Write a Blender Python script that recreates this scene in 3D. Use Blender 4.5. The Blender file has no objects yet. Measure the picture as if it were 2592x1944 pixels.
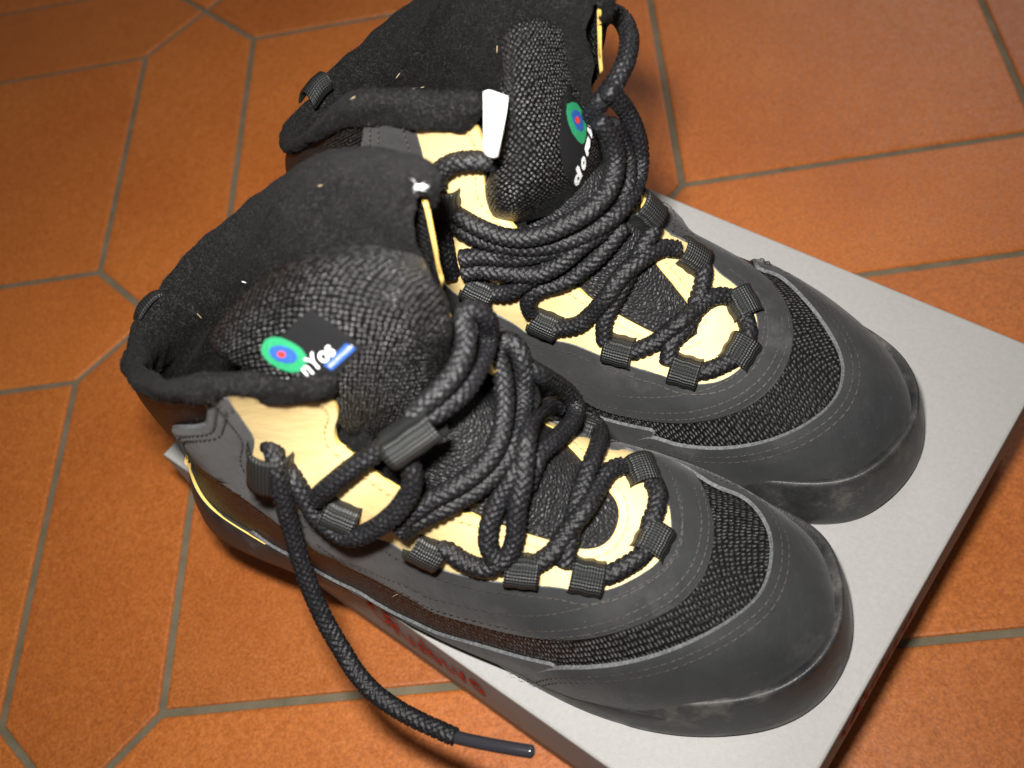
import bpy, bmesh, math, random
import numpy as np
from mathutils import Vector, Matrix
from mathutils.bvhtree import BVHTree
from mathutils.geometry import delaunay_2d_cdt

random.seed(4)
rng = np.random.default_rng(7)
SC = bpy.context.scene
COL = SC.collection

# ------------------------------------------------------------------ camera, light, exposure
W, H, FPX = 2592, 1944, 2684.4            # photograph size and its focal length in pixels
CAMP = np.array([0.31394, -0.73688, 0.51861])
CR = np.array([[0.98438883, -0.04183448, -0.1709635],
               [-0.12724525, -0.84025017, -0.52705625],
               [-0.12160298, 0.54058257, -0.83245612]])   # rows: right, down, forward
cd = bpy.data.cameras.new('camera'); cam = bpy.data.objects.new('camera', cd); COL.objects.link(cam)
cd.sensor_width = 36; cd.lens = FPX / W * 36; cd.clip_start = 0.01; cd.clip_end = 50
cam.matrix_world = Matrix(((CR[0][0], -CR[1][0], -CR[2][0], CAMP[0]), (CR[0][1], -CR[1][1], -CR[2][1], CAMP[1]),
                           (CR[0][2], -CR[1][2], -CR[2][2], CAMP[2]), (0, 0, 0, 1)))
SC.camera = cam
cd.dof.use_dof = True; cd.dof.focus_distance = 0.44; cd.dof.aperture_fstop = 9.0

wd = bpy.data.worlds.new('World'); SC.world = wd; wd.use_nodes = True
wb = wd.node_tree.nodes['Background']; wb.inputs[0].default_value = (1.0, 0.93, 0.85, 1); wb.inputs[1].default_value = 0.085

ld = bpy.data.lights.new('camera_flash', 'AREA'); ld.shape = 'RECTANGLE'; ld.size = 0.034; ld.size_y = 0.018
ld.energy = 2.45; ld.color = (1.0, 0.965, 0.92); ld.spread = math.radians(105)
fl = bpy.data.objects.new('camera_flash', ld); COL.objects.link(fl)
fm = cam.matrix_world.copy(); fm.translation = Vector(CAMP - CR[0] * 0.026 - CR[1] * 0.052 - CR[2] * 0.0)
fl.matrix_world = fm
def at_px(px, r):          # floor point seen at a pixel, carried on r metres along its mirror direction
    d = CR.T @ np.array([(px[0] - W / 2) / FPX, (px[1] - H / 2) / FPX, 1.0]); d = d / np.linalg.norm(d)
    p = CAMP - CAMP[2] / d[2] * d; return p + r * np.array([d[0], d[1], -d[2]])
# dim room lamp far behind the tiles (sheen on the far right tiles)
l2 = bpy.data.lights.new('room_lamp', 'AREA'); l2.size = 0.8; l2.energy = 7.0; l2.color = (1.0, 0.93, 0.9)
o2 = bpy.data.objects.new('room_lamp', l2); COL.objects.link(o2); o2.location = tuple(at_px((2430, 170), 1.7))
o2.rotation_euler = (Vector(at_px((2430, 170), 0)) - o2.location).to_track_quat('-Z', 'Y').to_euler()

SC.view_settings.view_transform = 'Standard'; SC.view_settings.look = 'None'
SC.view_settings.exposure = 0; SC.view_settings.gamma = 1; SC.view_settings.use_curve_mapping = False

HB = 0.093            # height of the box top above the floor

# ------------------------------------------------------------------ helpers
def ray(px):
    d = CR.T @ np.array([(px[0] - W / 2) / FPX, (px[1] - H / 2) / FPX, 1.0])
    return d / np.linalg.norm(d)
def at(px, z):
    d = ray(px); return CAMP + (z - CAMP[2]) / d[2] * d

def nrm(v): return v / (np.linalg.norm(v, axis=-1, keepdims=True) + 1e-12)

def cr(P, n):
    """Catmull-Rom through points P (k,d); n samples per segment."""
    P = np.asarray(P, float); Q = np.vstack([2 * P[0] - P[1], P, 2 * P[-1] - P[-2]]); out = []
    for i in range(1, len(Q) - 2):
        t = np.linspace(0, 1, n, endpoint=False)[:, None]; a, b, c, d = Q[i - 1], Q[i], Q[i + 1], Q[i + 2]
        out.append(.5 * (2 * b + (c - a) * t + (2 * a - 5 * b + 4 * c - d) * t ** 2 + (3 * b - a - 3 * c + d) * t ** 3))
    out.append(P[-1:]); return np.vstack(out)

def resample(P, step):
    P = np.asarray(P, float); L = np.r_[0, np.cumsum(np.linalg.norm(np.diff(P, axis=0), axis=1))]
    n = max(2, int(round(L[-1] / step)) + 1); t = np.linspace(0, L[-1], n)
    return np.stack([np.interp(t, L, P[:, k]) for k in range(P.shape[1])], 1)

def crf(tab, s):
    """Catmull-Rom evaluation of table rows at float index s (array), linear extrapolation past the ends."""
    tab = np.asarray(tab, float); n = len(tab); s = np.asarray(s, float)
    i = np.clip(np.floor(s).astype(int), 0, n - 2); t = s - i
    g = lambda k: np.where((k < 0)[..., None], 2 * tab[0] - tab[1], np.where((k > n - 1)[..., None], 2 * tab[-1] - tab[-2], tab[np.clip(k, 0, n - 1)]))
    a, b, c, d = g(i - 1), g(i), g(i + 1), g(i + 2); t = t[..., None]
    v = .5 * (2 * b + (c - a) * t + (2 * a - 5 * b + 4 * c - d) * t ** 2 + (3 * b - a - 3 * c + d) * t ** 3)
    lin = tab[-1] + (tab[-1] - tab[-2]) * (s[..., None] - (n - 1))
    return np.where((s > n - 1)[..., None], lin, v)

def link(name, verts, faces, mats, parent=None, origin=None, uv=None, fmat=None, smooth=True):
    me = bpy.data.meshes.new(name); v = np.asarray(verts, float)
    if origin is not None: v = v - np.asarray(origin)
    me.from_pydata(v.tolist(), [], [list(map(int, f)) for f in faces])
    for m in (mats if isinstance(mats, (list, tuple)) else [mats]): me.materials.append(m)
    if uv is not None:
        lay = me.uv_layers.new(name='UVMap'); idx = np.zeros(len(me.loops), int); me.loops.foreach_get('vertex_index', idx)
        lay.data.foreach_set('uv', np.asarray(uv, float)[idx].ravel())
    if fmat is not None: me.polygons.foreach_set('material_index', np.asarray(fmat, int))
    if smooth: me.polygons.foreach_set('use_smooth', np.ones(len(me.polygons), bool))
    me.update(); o = bpy.data.objects.new(name, me); COL.objects.link(o)
    if parent is not None: o.parent = parent
    return o

def empty(name, loc):
    o = bpy.data.objects.new(name, None); COL.objects.link(o); o.location = loc; o.empty_display_size = .02; return o
def tag(o, label=None, cat=None, group=None, kind=None):
    for k, v in (('label', label), ('category', cat), ('group', group), ('kind', kind)):
        if v: o[k] = v
    return o

def grid_faces(nr, nc, flip=False, closed=False):
    f = []
    for r in range(nr - 1):
        for c in range(nc if closed else nc - 1):
            d = (c + 1) % nc; q = (r * nc + c, r * nc + d, (r + 1) * nc + d, (r + 1) * nc + c)
            f.append(q[::-1] if flip else q)
    return f

# ------------------------------------------------------------------ materials
def mat(name, color, rough=.6, spec=.5, metal=0, sheen=0, sheen_rough=.4):
    m = bpy.data.materials.new(name); m.use_nodes = True; n = m.node_tree.nodes; b = n['Principled BSDF']
    b.inputs['Base Color'].default_value = (*color, 1); b.inputs['Roughness'].default_value = rough
    b.inputs['Specular IOR Level'].default_value = spec; b.inputs['Metallic'].default_value = metal
    b.inputs['Sheen Weight'].default_value = sheen; b.inputs['Sheen Roughness'].default_value = sheen_rough
    return m
class N:
    def __init__(s, m): s.m = m; s.t = m.node_tree; s.b = s.t.nodes['Principled BSDF']
    def add(s, typ, **kw):
        n = s.t.nodes.new(typ)
        for k, v in kw.items():
            if k in n.inputs.keys():
                n.inputs[k].default_value = v
            else: setattr(n, k, v)
        return n
    def l(s, a, ao, b, bi): s.t.links.new(a.outputs[ao], b.inputs[bi])
    def coords(s, kind='Object', scale=1., rot=(0, 0, 0)):
        tc = s.add('ShaderNodeTexCoord'); mp = s.add('ShaderNodeMapping'); mp.inputs['Rotation'].default_value = rot
        mp.inputs['Scale'].default_value = scale if isinstance(scale, tuple) else (scale,) * 3
        s.l(tc, kind, mp, 'Vector'); return mp
    def noise(s, co, scale, detail=3, rough=.55):
        n = s.add('ShaderNodeTexNoise', Scale=scale, Detail=detail, Roughness=rough); s.l(co, 'Vector', n, 'Vector'); return n
    def ramp(s, src, out, stops):
        r = s.add('ShaderNodeValToRGB'); e = r.color_ramp.elements
        while len(e) < len(stops): e.new(.5)
        for k, (p, c) in zip(e, stops): k.position = p; k.color = (*c, 1) if len(c) == 3 else c
        s.l(src, out, r, 'Fac'); return r
    def bump(s, src, out, strength, dist, prev=None):
        b = s.add('ShaderNodeBump', Strength=strength, Distance=dist); s.l(src, out, b, 'Height')
        if prev: s.l(prev, 'Normal', b, 'Normal')
        return b
    def normal(s, b): s.l(b, 'Normal', s.b, 'Normal')
    def color(s, r, o='Color'): s.l(r, o, s.b, 'Base Color')

def m_tile():
    m = mat('terracotta_tile', (.42, .12, .03), .38, .45); n = N(m); co = n.coords('Object')
    oi = n.add('ShaderNodeObjectInfo'); add = n.add('ShaderNodeVectorMath', operation='ADD')
    mul = n.add('ShaderNodeMath', operation='MULTIPLY'); mul.inputs[1].default_value = 7.3; n.l(oi, 'Random', mul, 0)
    cmb = n.add('ShaderNodeCombineXYZ'); n.l(mul, 0, cmb, 'X'); n.l(mul, 0, cmb, 'Z')
    n.l(co, 'Vector', add, 0); n.l(cmb, 0, add, 1)
    a = n.noise(add, 9, 3, .6); f = n.noise(add, 620, 3, .65); g = n.noise(add, 160, 3, .6)
    r1 = n.ramp(a, 'Fac', [(.30, (.355, .096, .015)), (.72, (.415, .128, .023))])
    r2 = n.ramp(f, 'Fac', [(.28, (.68, .62, .55)), (.52, (1, 1, 1)), (.72, (1.26, 1.32, 1.6))])
    r3 = n.ramp(g, 'Fac', [(.30, (.94, .93, .92)), (.70, (1.04, 1.05, 1.06))])
    mx = n.add('ShaderNodeMixRGB', blend_type='MULTIPLY', Fac=1.0); n.l(r1, 'Color', mx, 'Color1'); n.l(r2, 'Color', mx, 'Color2')
    mx2 = n.add('ShaderNodeMixRGB', blend_type='MULTIPLY', Fac=1.0); n.l(mx, 'Color', mx2, 'Color1'); n.l(r3, 'Color', mx2, 'Color2')
    hs = n.add('ShaderNodeHueSaturation'); mr = n.add('ShaderNodeMapRange'); mr.inputs['To Min'].default_value = .90; mr.inputs['To Max'].default_value = 1.08
    n.l(oi, 'Random', mr, 'Value'); n.l(mr, 'Result', hs, 'Value'); n.l(mx2, 'Color', hs, 'Color'); n.color(hs)
    rr = n.ramp(g, 'Fac', [(.3, (.42,) * 3), (.7, (.56,) * 3)]); n.l(rr, 'Color', n.b, 'Roughness')
    b = n.bump(f, 'Fac', .22, .0006); b = n.bump(g, 'Fac', .22, .0016, b); n.normal(b); return m
def m_grout():
    m = mat('cement_grout', (.16, .13, .085), .9, .2); n = N(m); co = n.coords('Object'); a = n.noise(co, 60, 4); f = n.noise(co, 900, 2)
    n.color(n.ramp(a, 'Fac', [(.3, (.115, .097, .062)), (.7, (.165, .14, .095))])); n.normal(n.bump(f, 'Fac', .5, .0008)); return m
def m_card(name, c0, c1, rough=.5, spec=.35):
    m = mat(name, c0, rough, spec); n = N(m); co = n.coords('Object'); a = n.noise(co, 14, 4); f = n.noise(co, 1500, 2)
    g = n.noise(co, 420, 3, .7)
    r = n.ramp(a, 'Fac', [(.3, c0), (.7, c1)]); r2 = n.ramp(g, 'Fac', [(.25, (.92,) * 3), (.55, (1,) * 3), (.8, (1.07,) * 3)])
    mx = n.add('ShaderNodeMixRGB', blend_type='MULTIPLY', Fac=1.0); n.l(r, 'Color', mx, 'Color1'); n.l(r2, 'Color', mx, 'Color2'); n.color(mx)
    n.normal(n.bump(f, 'Fac', .15, .0004)); return m
def m_nubuck():
    m = mat('grey_nubuck', (.045, .046, .047), .80, .2, sheen=.08, sheen_rough=.5); n = N(m); co = n.coords('Object')
    a = n.noise(co, 28, 4, .6); f = n.noise(co, 2600, 2); w = n.noise(co, 75, 5, .7)
    r = n.ramp(a, 'Fac', [(.28, (.0135, .0143, .0155)), (.55, (.0195, .0203, .0212)), (.78, (.031, .031, .031))])
    r2 = n.ramp(w, 'Fac', [(.42, (1, 1, 1)), (.66, (1.15, 1.15, 1.14)), (.80, (2.2, 2.2, 2.15))])
    mx = n.add('ShaderNodeMixRGB', blend_type='MULTIPLY', Fac=1.0); n.l(r, 'Color', mx, 'Color1'); n.l(r2, 'Color', mx, 'Color2'); n.color(mx)
    sp = n.noise(co, 1150, 2, .5); r3 = n.ramp(sp, 'Fac', [(.70, (1, 1, 1)), (.78, (3.2, 3.1, 3.0))]); sf = n.noise(n.coords('Object', (1, 1, 1)), 22, 6, .72); r4 = n.ramp(sf, 'Fac', [(.56, (1, 1, 1)), (.70, (1.9, 1.85, 1.8))])
    mx3 = n.add('ShaderNodeMixRGB', blend_type='MULTIPLY', Fac=1.0); n.l(mx, 'Color', mx3, 'Color1'); n.l(r3, 'Color', mx3, 'Color2')
    mx4 = n.add('ShaderNodeMixRGB', blend_type='MULTIPLY', Fac=1.0); n.l(mx3, 'Color', mx4, 'Color1'); n.l(r4, 'Color', mx4, 'Color2'); n.color(mx4)
    cw = n.noise(n.coords('Object', (150, 60, 60)), 1.0, 3, .55)
    b = n.bump(f, 'Fac', .25, .0003); b = n.bump(w, 'Fac', .3, .0012, b); b = n.bump(cw, 'Fac', .35, .0022, b); n.normal(b); return m
def m_mesh(name='black_mesh', scale=520., base=.0135, rough=.40, str_=1.0, randomness=.36, rot=.6, spec=.24):
    m = mat(name, (base, base, base * 1.08), rough, spec); n = N(m); co = n.coords('UV', scale, (0, 0, rot))
    v = n.add('ShaderNodeTexVoronoi', feature='F1', Scale=1.0, Randomness=randomness); n.l(co, 'Vector', v, 'Vector')
    f = n.noise(co, 3.0, 2)
    r = n.ramp(v, 'Distance', [(.12, (1, 1, 1)), (.62, (0, 0, 0))])
    c = n.ramp(v, 'Distance', [(.10, (base * 5.0, base * 5.0, base * 5.3)), (.30, (base * 2.2,) * 3), (.55, (base * .3,) * 3)]); n.color(c)  # paler yarn over darker holes; the yarn's glints are painted into this colour too
    b = n.bump(r, 'Color', str_, .0013); b = n.bump(f, 'Fac', .5, .0004, b); n.normal(b); return m
def m_fleece():
    m = mat('black_fleece', (.012, .0115, .0115), .85, .10, sheen=.03, sheen_rough=.4); n = N(m); co = n.coords('Object')
    st = n.coords('UV', (220, 800, 1)); a = n.noise(st, 1.0, 4, .7); f = n.noise(co, 1050, 3, .75); w = n.noise(co, 60, 3)
    r = n.ramp(f, 'Fac', [(.36, (.002,) * 3), (.55, (.0055, .0052, .0052)), (.70, (.036, .034, .034))]); n.color(r)
    b = n.bump(a, 'Fac', 1.0, .0022); b = n.bump(f, 'Fac', 1.0, .0018, b); b = n.bump(w, 'Fac', .4, .006, b); n.normal(b); return m
def m_lace():
    m = mat('black_braid', (.011, .011, .013), .46, .30); n = N(m); f = n.noise(n.coords('Object'), 950, 3, .75)
    r = n.ramp(f, 'Fac', [(.40, (.004, .004, .005)), (.58, (.009, .009, .0105)), (.72, (.036, .036, .039))]); n.color(r)
    n.normal(n.bump(f, 'Fac', .6, .0005)); return m
def m_web():
    m = mat('black_webbing', (.012, .0135, .013), .48, .45); n = N(m); co = n.coords('UV', (1, 1, 1))
    w = n.add('ShaderNodeTexWave', wave_type='BANDS', bands_direction='Y', Scale=260., Distortion=.6); w.inputs['Detail'].default_value = 1
    n.l(co, 'Vector', w, 'Vector')
    x = n.add('ShaderNodeTexWave', wave_type='BANDS', bands_direction='X', Scale=300., Distortion=.5); n.l(co, 'Vector', x, 'Vector')
    ad = n.add('ShaderNodeMath', operation='MULTIPLY_ADD'); n.l(x, 'Fac', ad, 0); ad.inputs[1].default_value = .55; n.l(w, 'Fac', ad, 2)
    r = n.ramp(ad, 0, [(.2, (.003, .0034, .0034)), (1.1, (.012, .0135, .013))]); n.color(r)
    n.normal(n.bump(ad, 0, .6, .0006)); return m
def m_yellow():
    m = mat('cream_yellow_leather', (.80, .58, .23), .7, .2); n = N(m); co = n.coords('Object'); a = n.noise(co, 45, 4); f = n.noise(co, 1300, 3)
    w = n.noise(n.coords('Object', (1, 1, 2.2)), 90, 4, .6)
    r = n.ramp(a, 'Fac', [(.30, (.63, .47, .21)), (.6, (.70, .54, .26)), (.8, (.73, .58, .30))]); n.color(r)
    b = n.bump(f, 'Fac', .25, .0004); b = n.bump(w, 'Fac', .16, .0016, b); n.normal(b); return m
def m_rubber():
    m = mat('black_rubber', (.017, .018, .019), .46, .42); n = N(m); co = n.coords('Object'); a = n.noise(co, 55, 5, .7); f = n.noise(co, 1500, 2)
    d = n.ramp(a, 'Fac', [(.35, (.013, .0135, .015)), (.54, (.027, .027, .027)), (.72, (.085, .080, .073))]); n.color(d)
    r = n.ramp(a, 'Fac', [(.35, (.36,) * 3), (.7, (.62,) * 3)]); n.l(r, 'Color', n.b, 'Roughness')
    n.normal(n.bump(f, 'Fac', .3, .0005)); return m
def m_leather():
    m = mat('black_grained_leather', (.011, .011, .012), .52, .32); n = N(m); co = n.coords('Object')
    v = n.add('ShaderNodeTexVoronoi', feature='DISTANCE_TO_EDGE', Scale=640.); n.l(co, 'Vector', v, 'Vector')
    r = n.ramp(v, 'Distance', [(0, (0, 0, 0)), (.35, (1, 1, 1))]); n.normal(n.bump(r, 'Color', .7, .0008)); return m
def m_thread(name, c):
    m = mat(name, c, .7, .3); n = N(m); f = n.noise(n.coords('Object'), 900, 2)
    n.color(n.ramp(f, 'Fac', [(.35, tuple(k * .45 for k in c)), (.7, c)])); return m
def m_emb(name, c):
    m = mat(name, c, .5, .5); n = N(m); f = n.noise(n.coords('Object', (1, 1, 1)), 1700, 2, .7)
    n.color(n.ramp(f, 'Fac', [(.25, tuple(k * .62 for k in c)), (.55, c), (.85, tuple(min(1, k * 1.25 + .04) for k in c))])); n.normal(n.bump(f, 'Fac', .7, .0006)); return m

M = dict(tile=m_tile(), grout=m_grout(), card=m_card('silver_grey_card', (.285, .28, .272), (.305, .30, .29)),
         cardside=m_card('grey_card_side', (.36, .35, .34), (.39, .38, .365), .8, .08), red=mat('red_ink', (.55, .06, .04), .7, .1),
         nubuck=m_nubuck(), cut=m_thread('pale_cut_edge', (.125, .13, .135)), mesh=m_mesh(), knit=m_mesh('black_air_knit', 550., .0100, .33, 1.0, .36, .9, .36),
         fleece=m_fleece(), lace=m_lace(), web=m_web(), yellow=m_yellow(), ycut=mat('yellow_cut_edge', (.70, .47, .12), .8), rubber=m_rubber(),
         leather=m_leather(), thread=m_thread('grey_thread', (.062, .058, .053)), ythread=m_thread('ochre_thread', (.72, .50, .20)),
         patch=m_mesh('woven_label', 1500., .0022, .7, .4, .1, .2, .05), green=m_emb('green_embroidery', (.018, .25, .105)), blue=m_emb('blue_embroidery', (.022, .085, .33)),
         redemb=m_emb('red_embroidery', (.62, .035, .02)), white=m_emb('white_embroidery', (.86, .86, .86)), tagw=mat('white_tag', (.9, .9, .9), .6),
         plastic=mat('clear_black_plastic', (.02, .02, .024), .18, .6), straw=mat('straw_lint', (.40, .31, .19), .8), lint=mat('white_lint', (.85, .85, .85), .9), fibre=mat('grey_fibre', (.022, .021, .021), .7, .2), inside=mat('dark_insole', (.01, .01, .01), .9))

# ------------------------------------------------------------------ floor: square tiles with elongated hexagons between, four points meeting
PER, WW, GR = 0.31, 0.31 * 0.292, 0.0042
floor = tag(link('floor', [(-2.2, -2.6, -.0016), (2.8, -2.6, -.0016), (2.8, 2.4, -.0016), (-2.2, 2.4, -.0016)], [(0, 1, 2, 3)], M['grout']), kind='structure')
def tile_mesh(name, poly):
    poly = np.array(poly); bm = bmesh.new(); c = poly.mean(0); n = len(poly)
    def inset(d):
        out = []
        for i in range(n):
            a, b, e = poly[i - 1], poly[i], poly[(i + 1) % n]; u = nrm(b - a); v = nrm(e - b)
            n1 = np.array([-u[1], u[0]]); n2 = np.array([-v[1], v[0]]); k = (n1 + n2) / (1 + n1 @ n2); out.append(b + k * d)
        return np.array(out)
    rings = [(GR / 2, -.008), (GR / 2, -.0011), (GR / 2 + .0005, -.0003), (GR / 2 + .0016, 0)]
    V = [[bm.verts.new((*p, z)) for p in inset(d)] for d, z in rings]
    for a, b in zip(V, V[1:]):
        for i in range(n): bm.faces.new((a[i], a[(i + 1) % n], b[(i + 1) % n], b[i]))
    bm.faces.new(V[-1]); me = bpy.data.meshes.new(name); bm.to_mesh(me); bm.free(); me.materials.append(M['tile'])
    return me
a_ = (PER - WW) / 2
sq = tile_mesh('square_tile', [(-a_, -a_), (a_, -a_), (a_, a_), (-a_, a_)]); h_ = WW / 2
hx = tile_mesh('hexagon_tile', [(-PER / 2, 0), (-a_, -h_), (a_, -h_), (PER / 2, 0), (a_, h_), (-a_, h_)])
for i in range(-4, 7):
    for j in range(-4, 7):
        for me, x, y, rz in ((sq, i + .5, -j - .5, 0), (hx, i + .5, -j, 0), (hx, i, -j - .5, math.pi / 2)):
            o = bpy.data.objects.new('tile', me); COL.objects.link(o); o.parent = floor
            o.location = (x * PER, y * PER, float(rng.normal(0, .00015))); o.rotation_euler = (float(rng.normal(0, .0012)), float(rng.normal(0, .0012)), rz + (math.pi if (i * 7 + j * 3) % 2 else 0))

# ------------------------------------------------------------------ shoe box
ang = math.radians(-38.9); bu = np.array([math.cos(ang), math.sin(ang)]); bn = np.array([-bu[1], bu[0]])
U0, U1, N0, N1 = 1.152 * .31, 2.2185 * .31, -1.0395 * .31, -.207 * .31
BC = bu * (U0 + U1) / 2 + bn * (N0 + N1) / 2; BL, BW = (U1 - U0) / 2, (N1 - N0) / 2
box = empty('shoe_box', (BC[0], BC[1], 0)); box.rotation_euler.z = ang
tag(box, 'flat silver grey cardboard shoe box lying on the tiles under both shoes', 'box')
def boxmesh(name, hx_, hy_, z0, z1, r, m, parent, top=True, wob=0.):
    # rounded-edge card box with slightly uneven edges
    nL, nW = 60, 44; loop = [(-hx_ + 2 * hx_ * k / nL, -hy_) for k in range(nL)] + [(hx_, -hy_ + 2 * hy_ * k / nW) for k in range(nW)] + \
        [(hx_ - 2 * hx_ * k / nL, hy_) for k in range(nL)] + [(-hx_, hy_ - 2 * hy_ * k / nW) for k in range(nW)]
    loop = np.array(loop); n = len(loop); rings = []
    th = np.linspace(0, 2 * np.pi, n, endpoint=False); wv = wob * (np.sin(th * 5 + 1) + .6 * np.sin(th * 11 + 2) + .4 * np.sin(th * 23))
    for z, ins in ((z0, 0), (z0 + (z1 - z0) * .5, 0), (z1 - r, 0), (z1 - r * .3, r * .3), (z1, r)):
        sc = np.array([(hx_ - ins) / hx_, (hy_ - ins) / hy_]); out = nrm(loop / np.array([hx_, hy_]) ** 1.0)
        p = loop * sc * (1 + (wv * (1 if z < z1 - r * 1.5 else .4))[:, None])
        rings.append(np.c_[p, np.full(n, z) + (wv * .06 if z == z0 else 0)])
    V = np.vstack(rings); F = grid_faces(len(rings), n, closed=True)
    g = 24; last = (len(rings) - 1) * n; F.append(tuple(range(last, last + n)))
    return link(name, V, F, m, parent, smooth=False)
lid = boxmesh('lid', BL, BW, .032, HB, .0012, [M['card'], M['cardside']], box, wob=.0009)
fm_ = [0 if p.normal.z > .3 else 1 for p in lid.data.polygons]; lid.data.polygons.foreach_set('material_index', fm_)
body = boxmesh('body', BL - .0022, BW - .0022, .0005, HB - .004, .001, M['cardside'], box)

def strokes_mesh(name, strokes, width, place, mt, parent, origin=(0, 0, 0), lift=0.0):
    """flat ribbon strokes drawn in 2D and placed by place(x, y, lift) -> 3D"""
    V, F = [], []
    for st in strokes:
        wd_ = st[1] if isinstance(st, tuple) else width; pts = resample(cr(st[0] if isinstance(st, tuple) else st, 8), .02); t = np.gradient(pts, axis=0); t = nrm(t); nn = np.c_[-t[:, 1], t[:, 0]]
        taper = np.ones(len(pts)); taper[0] = taper[-1] = .6; b = len(V)
        for p, q, k in zip(pts, nn, taper):
            V.append(place(*(p + q * wd_ * k / 2), lift)); V.append(place(*(p - q * wd_ * k / 2), lift))
        for k in range(len(pts) - 1): F.append((b + 2 * k, b + 2 * k + 1, b + 2 * k + 3, b + 2 * k + 2))
    return link(name, np.array(V) , F, mt, parent, origin=origin, smooth=False)
script = [([(-.55, .95), (-.85, .80), (-.80, .45), (-.45, .30), (-.1, .55), (0, .95)], .16), ([(.05, 1.0), (0.0, .5), (-.05, 0.)], .22), ([(.0, .95), (.35, 1.0), (.45, .75), (.25, .52), (.05, .5)], .16), ([(.15, .5), (.4, .2), (.62, .02), (.8, .1)], .16),
          ([(.95, .58), (.90, .2), (1.1, .02), (1.32, .2), (1.38, .58)], .16), ([(1.36, .5), (1.38, .1), (1.55, .06)], .16),
          ([(1.78, 1.0), (1.72, .4), (1.75, .05), (2.0, .02), (2.15, .25), (2.0, .5), (1.78, .45)], .17),
          ([(2.52, .58), (2.48, .15), (2.62, .02), (2.75, .1)], .17), ([(2.53, .84), (2.55, .88)], .16),
          ([(2.98, .58), (3.1, .05), (3.2, .05), (3.45, .58), (3.55, .55)], .16),
          ([(3.95, .55), (3.75, .4), (3.78, .1), (4.0, .02), (4.2, .2), (4.15, .48), (3.95, .55), (4.25, .62)], .16)]
# the lettering sits on the long side facing the camera and again on the short side
def local_u(px): 
    p = at(px, HB * .72)[:2] - BC; return p @ bu
ul, ur = local_u((925, 1585)), local_u((1195, 1748)); sc_ = (ur - ul) / 4.9
strokes_mesh('lettering', script, .16, lambda x, y, l: (ul + .02 + (x + .3) * sc_ - .012, -BW - .0006, .059 + (y - .05) * .029), M['red'], box)
strokes_mesh('lettering', script, .16, lambda x, y, l: (BL + .0006, -.055 + (x + .3) * sc_, .052 + (y - .05) * .031), M['red'], box)

# ------------------------------------------------------------------ shoe last
G = np.array([(0, 0), (3, -12), (10, -23), (30, -34), (70, -38), (120, -41), (170, -47), (215, -52), (250, -49), (280, -37), (297, -20), (303, 2), (297, 25), (283, 41), (255, 50), (220, 51), (180, 45), (140, 38), (100, 36), (60, 36), (30, 33), (10, 22), (3, 12)], float)
Gc = cr(np.vstack([G[-2:], G, G[:3]]), 14)[2 * 14:-2 * 14]
tip = int(np.argmax(Gc[:, 0])); LATC = Gc[:tip + 1]; MEDC = np.vstack([Gc[tip:], Gc[-1:]])[::-1]
def outl(x, side):
    C = LATC if side < 0 else MEDC; o = np.argsort(C[:, 0]); c0 = (x - 151.5) * (151.5 / 149.0) + 151.5 + 5.0 * np.clip((x - 210) / 90, 0, 1); hl = np.clip((70 - x) / 70, 0, 1)
    bell = np.exp(-((x - 140) / 50) ** 2)
    return np.maximum(0, 4.2 * bell + np.abs(np.interp(c0, C[o, 0], C[o, 1])) * .97 - .6 - 4.6 * np.clip((x - 210) / 60, 0, 1) * (c0 < 302) - 4.0 * hl * (c0 > 6))
# rows: front/top profile (x,z), back/bottom profile (x,z), closed half-width, dome power
ROWS = np.array([
    (296, 26, 296, 20, 0, 2.2), (293.5, 32, 293.5, 19, 0, 2.2), (286.5, 39, 286.5, 18, 0, 2.2), (271, 48, 271, 17, 0, 2.2), (250, 56, 250, 16, 0, 2.2),
    (228, 65, 222, 14, 0, 2.2), (209, 74, 192, 12.5, 0, 2.2), (195, 88, 160, 12, 0, 2.2), (185, 104, 125, 13, 8, 2.2), (178, 121, 90, 17, 28, 2.15),
    (173, 138, 50, 23, 38, 2.1), (170, 154, 20, 26, 40, 2.0), (168.5, 165, 6, 26, 40, 2.0), (168, 172, 0, 28, 40, 2.0), (167, 180, -3, 50, 40, 2.0),
    (166, 188, 1, 75, 41, 2.0), (165, 196, 10, 98, 43, 2.0), (164, 203, 24, 117, 45, 2.0)], float)
TOP = len(ROWS) - 1
MS, MQ = .0155, .072          # rough metres per unit of s and of Q

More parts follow.
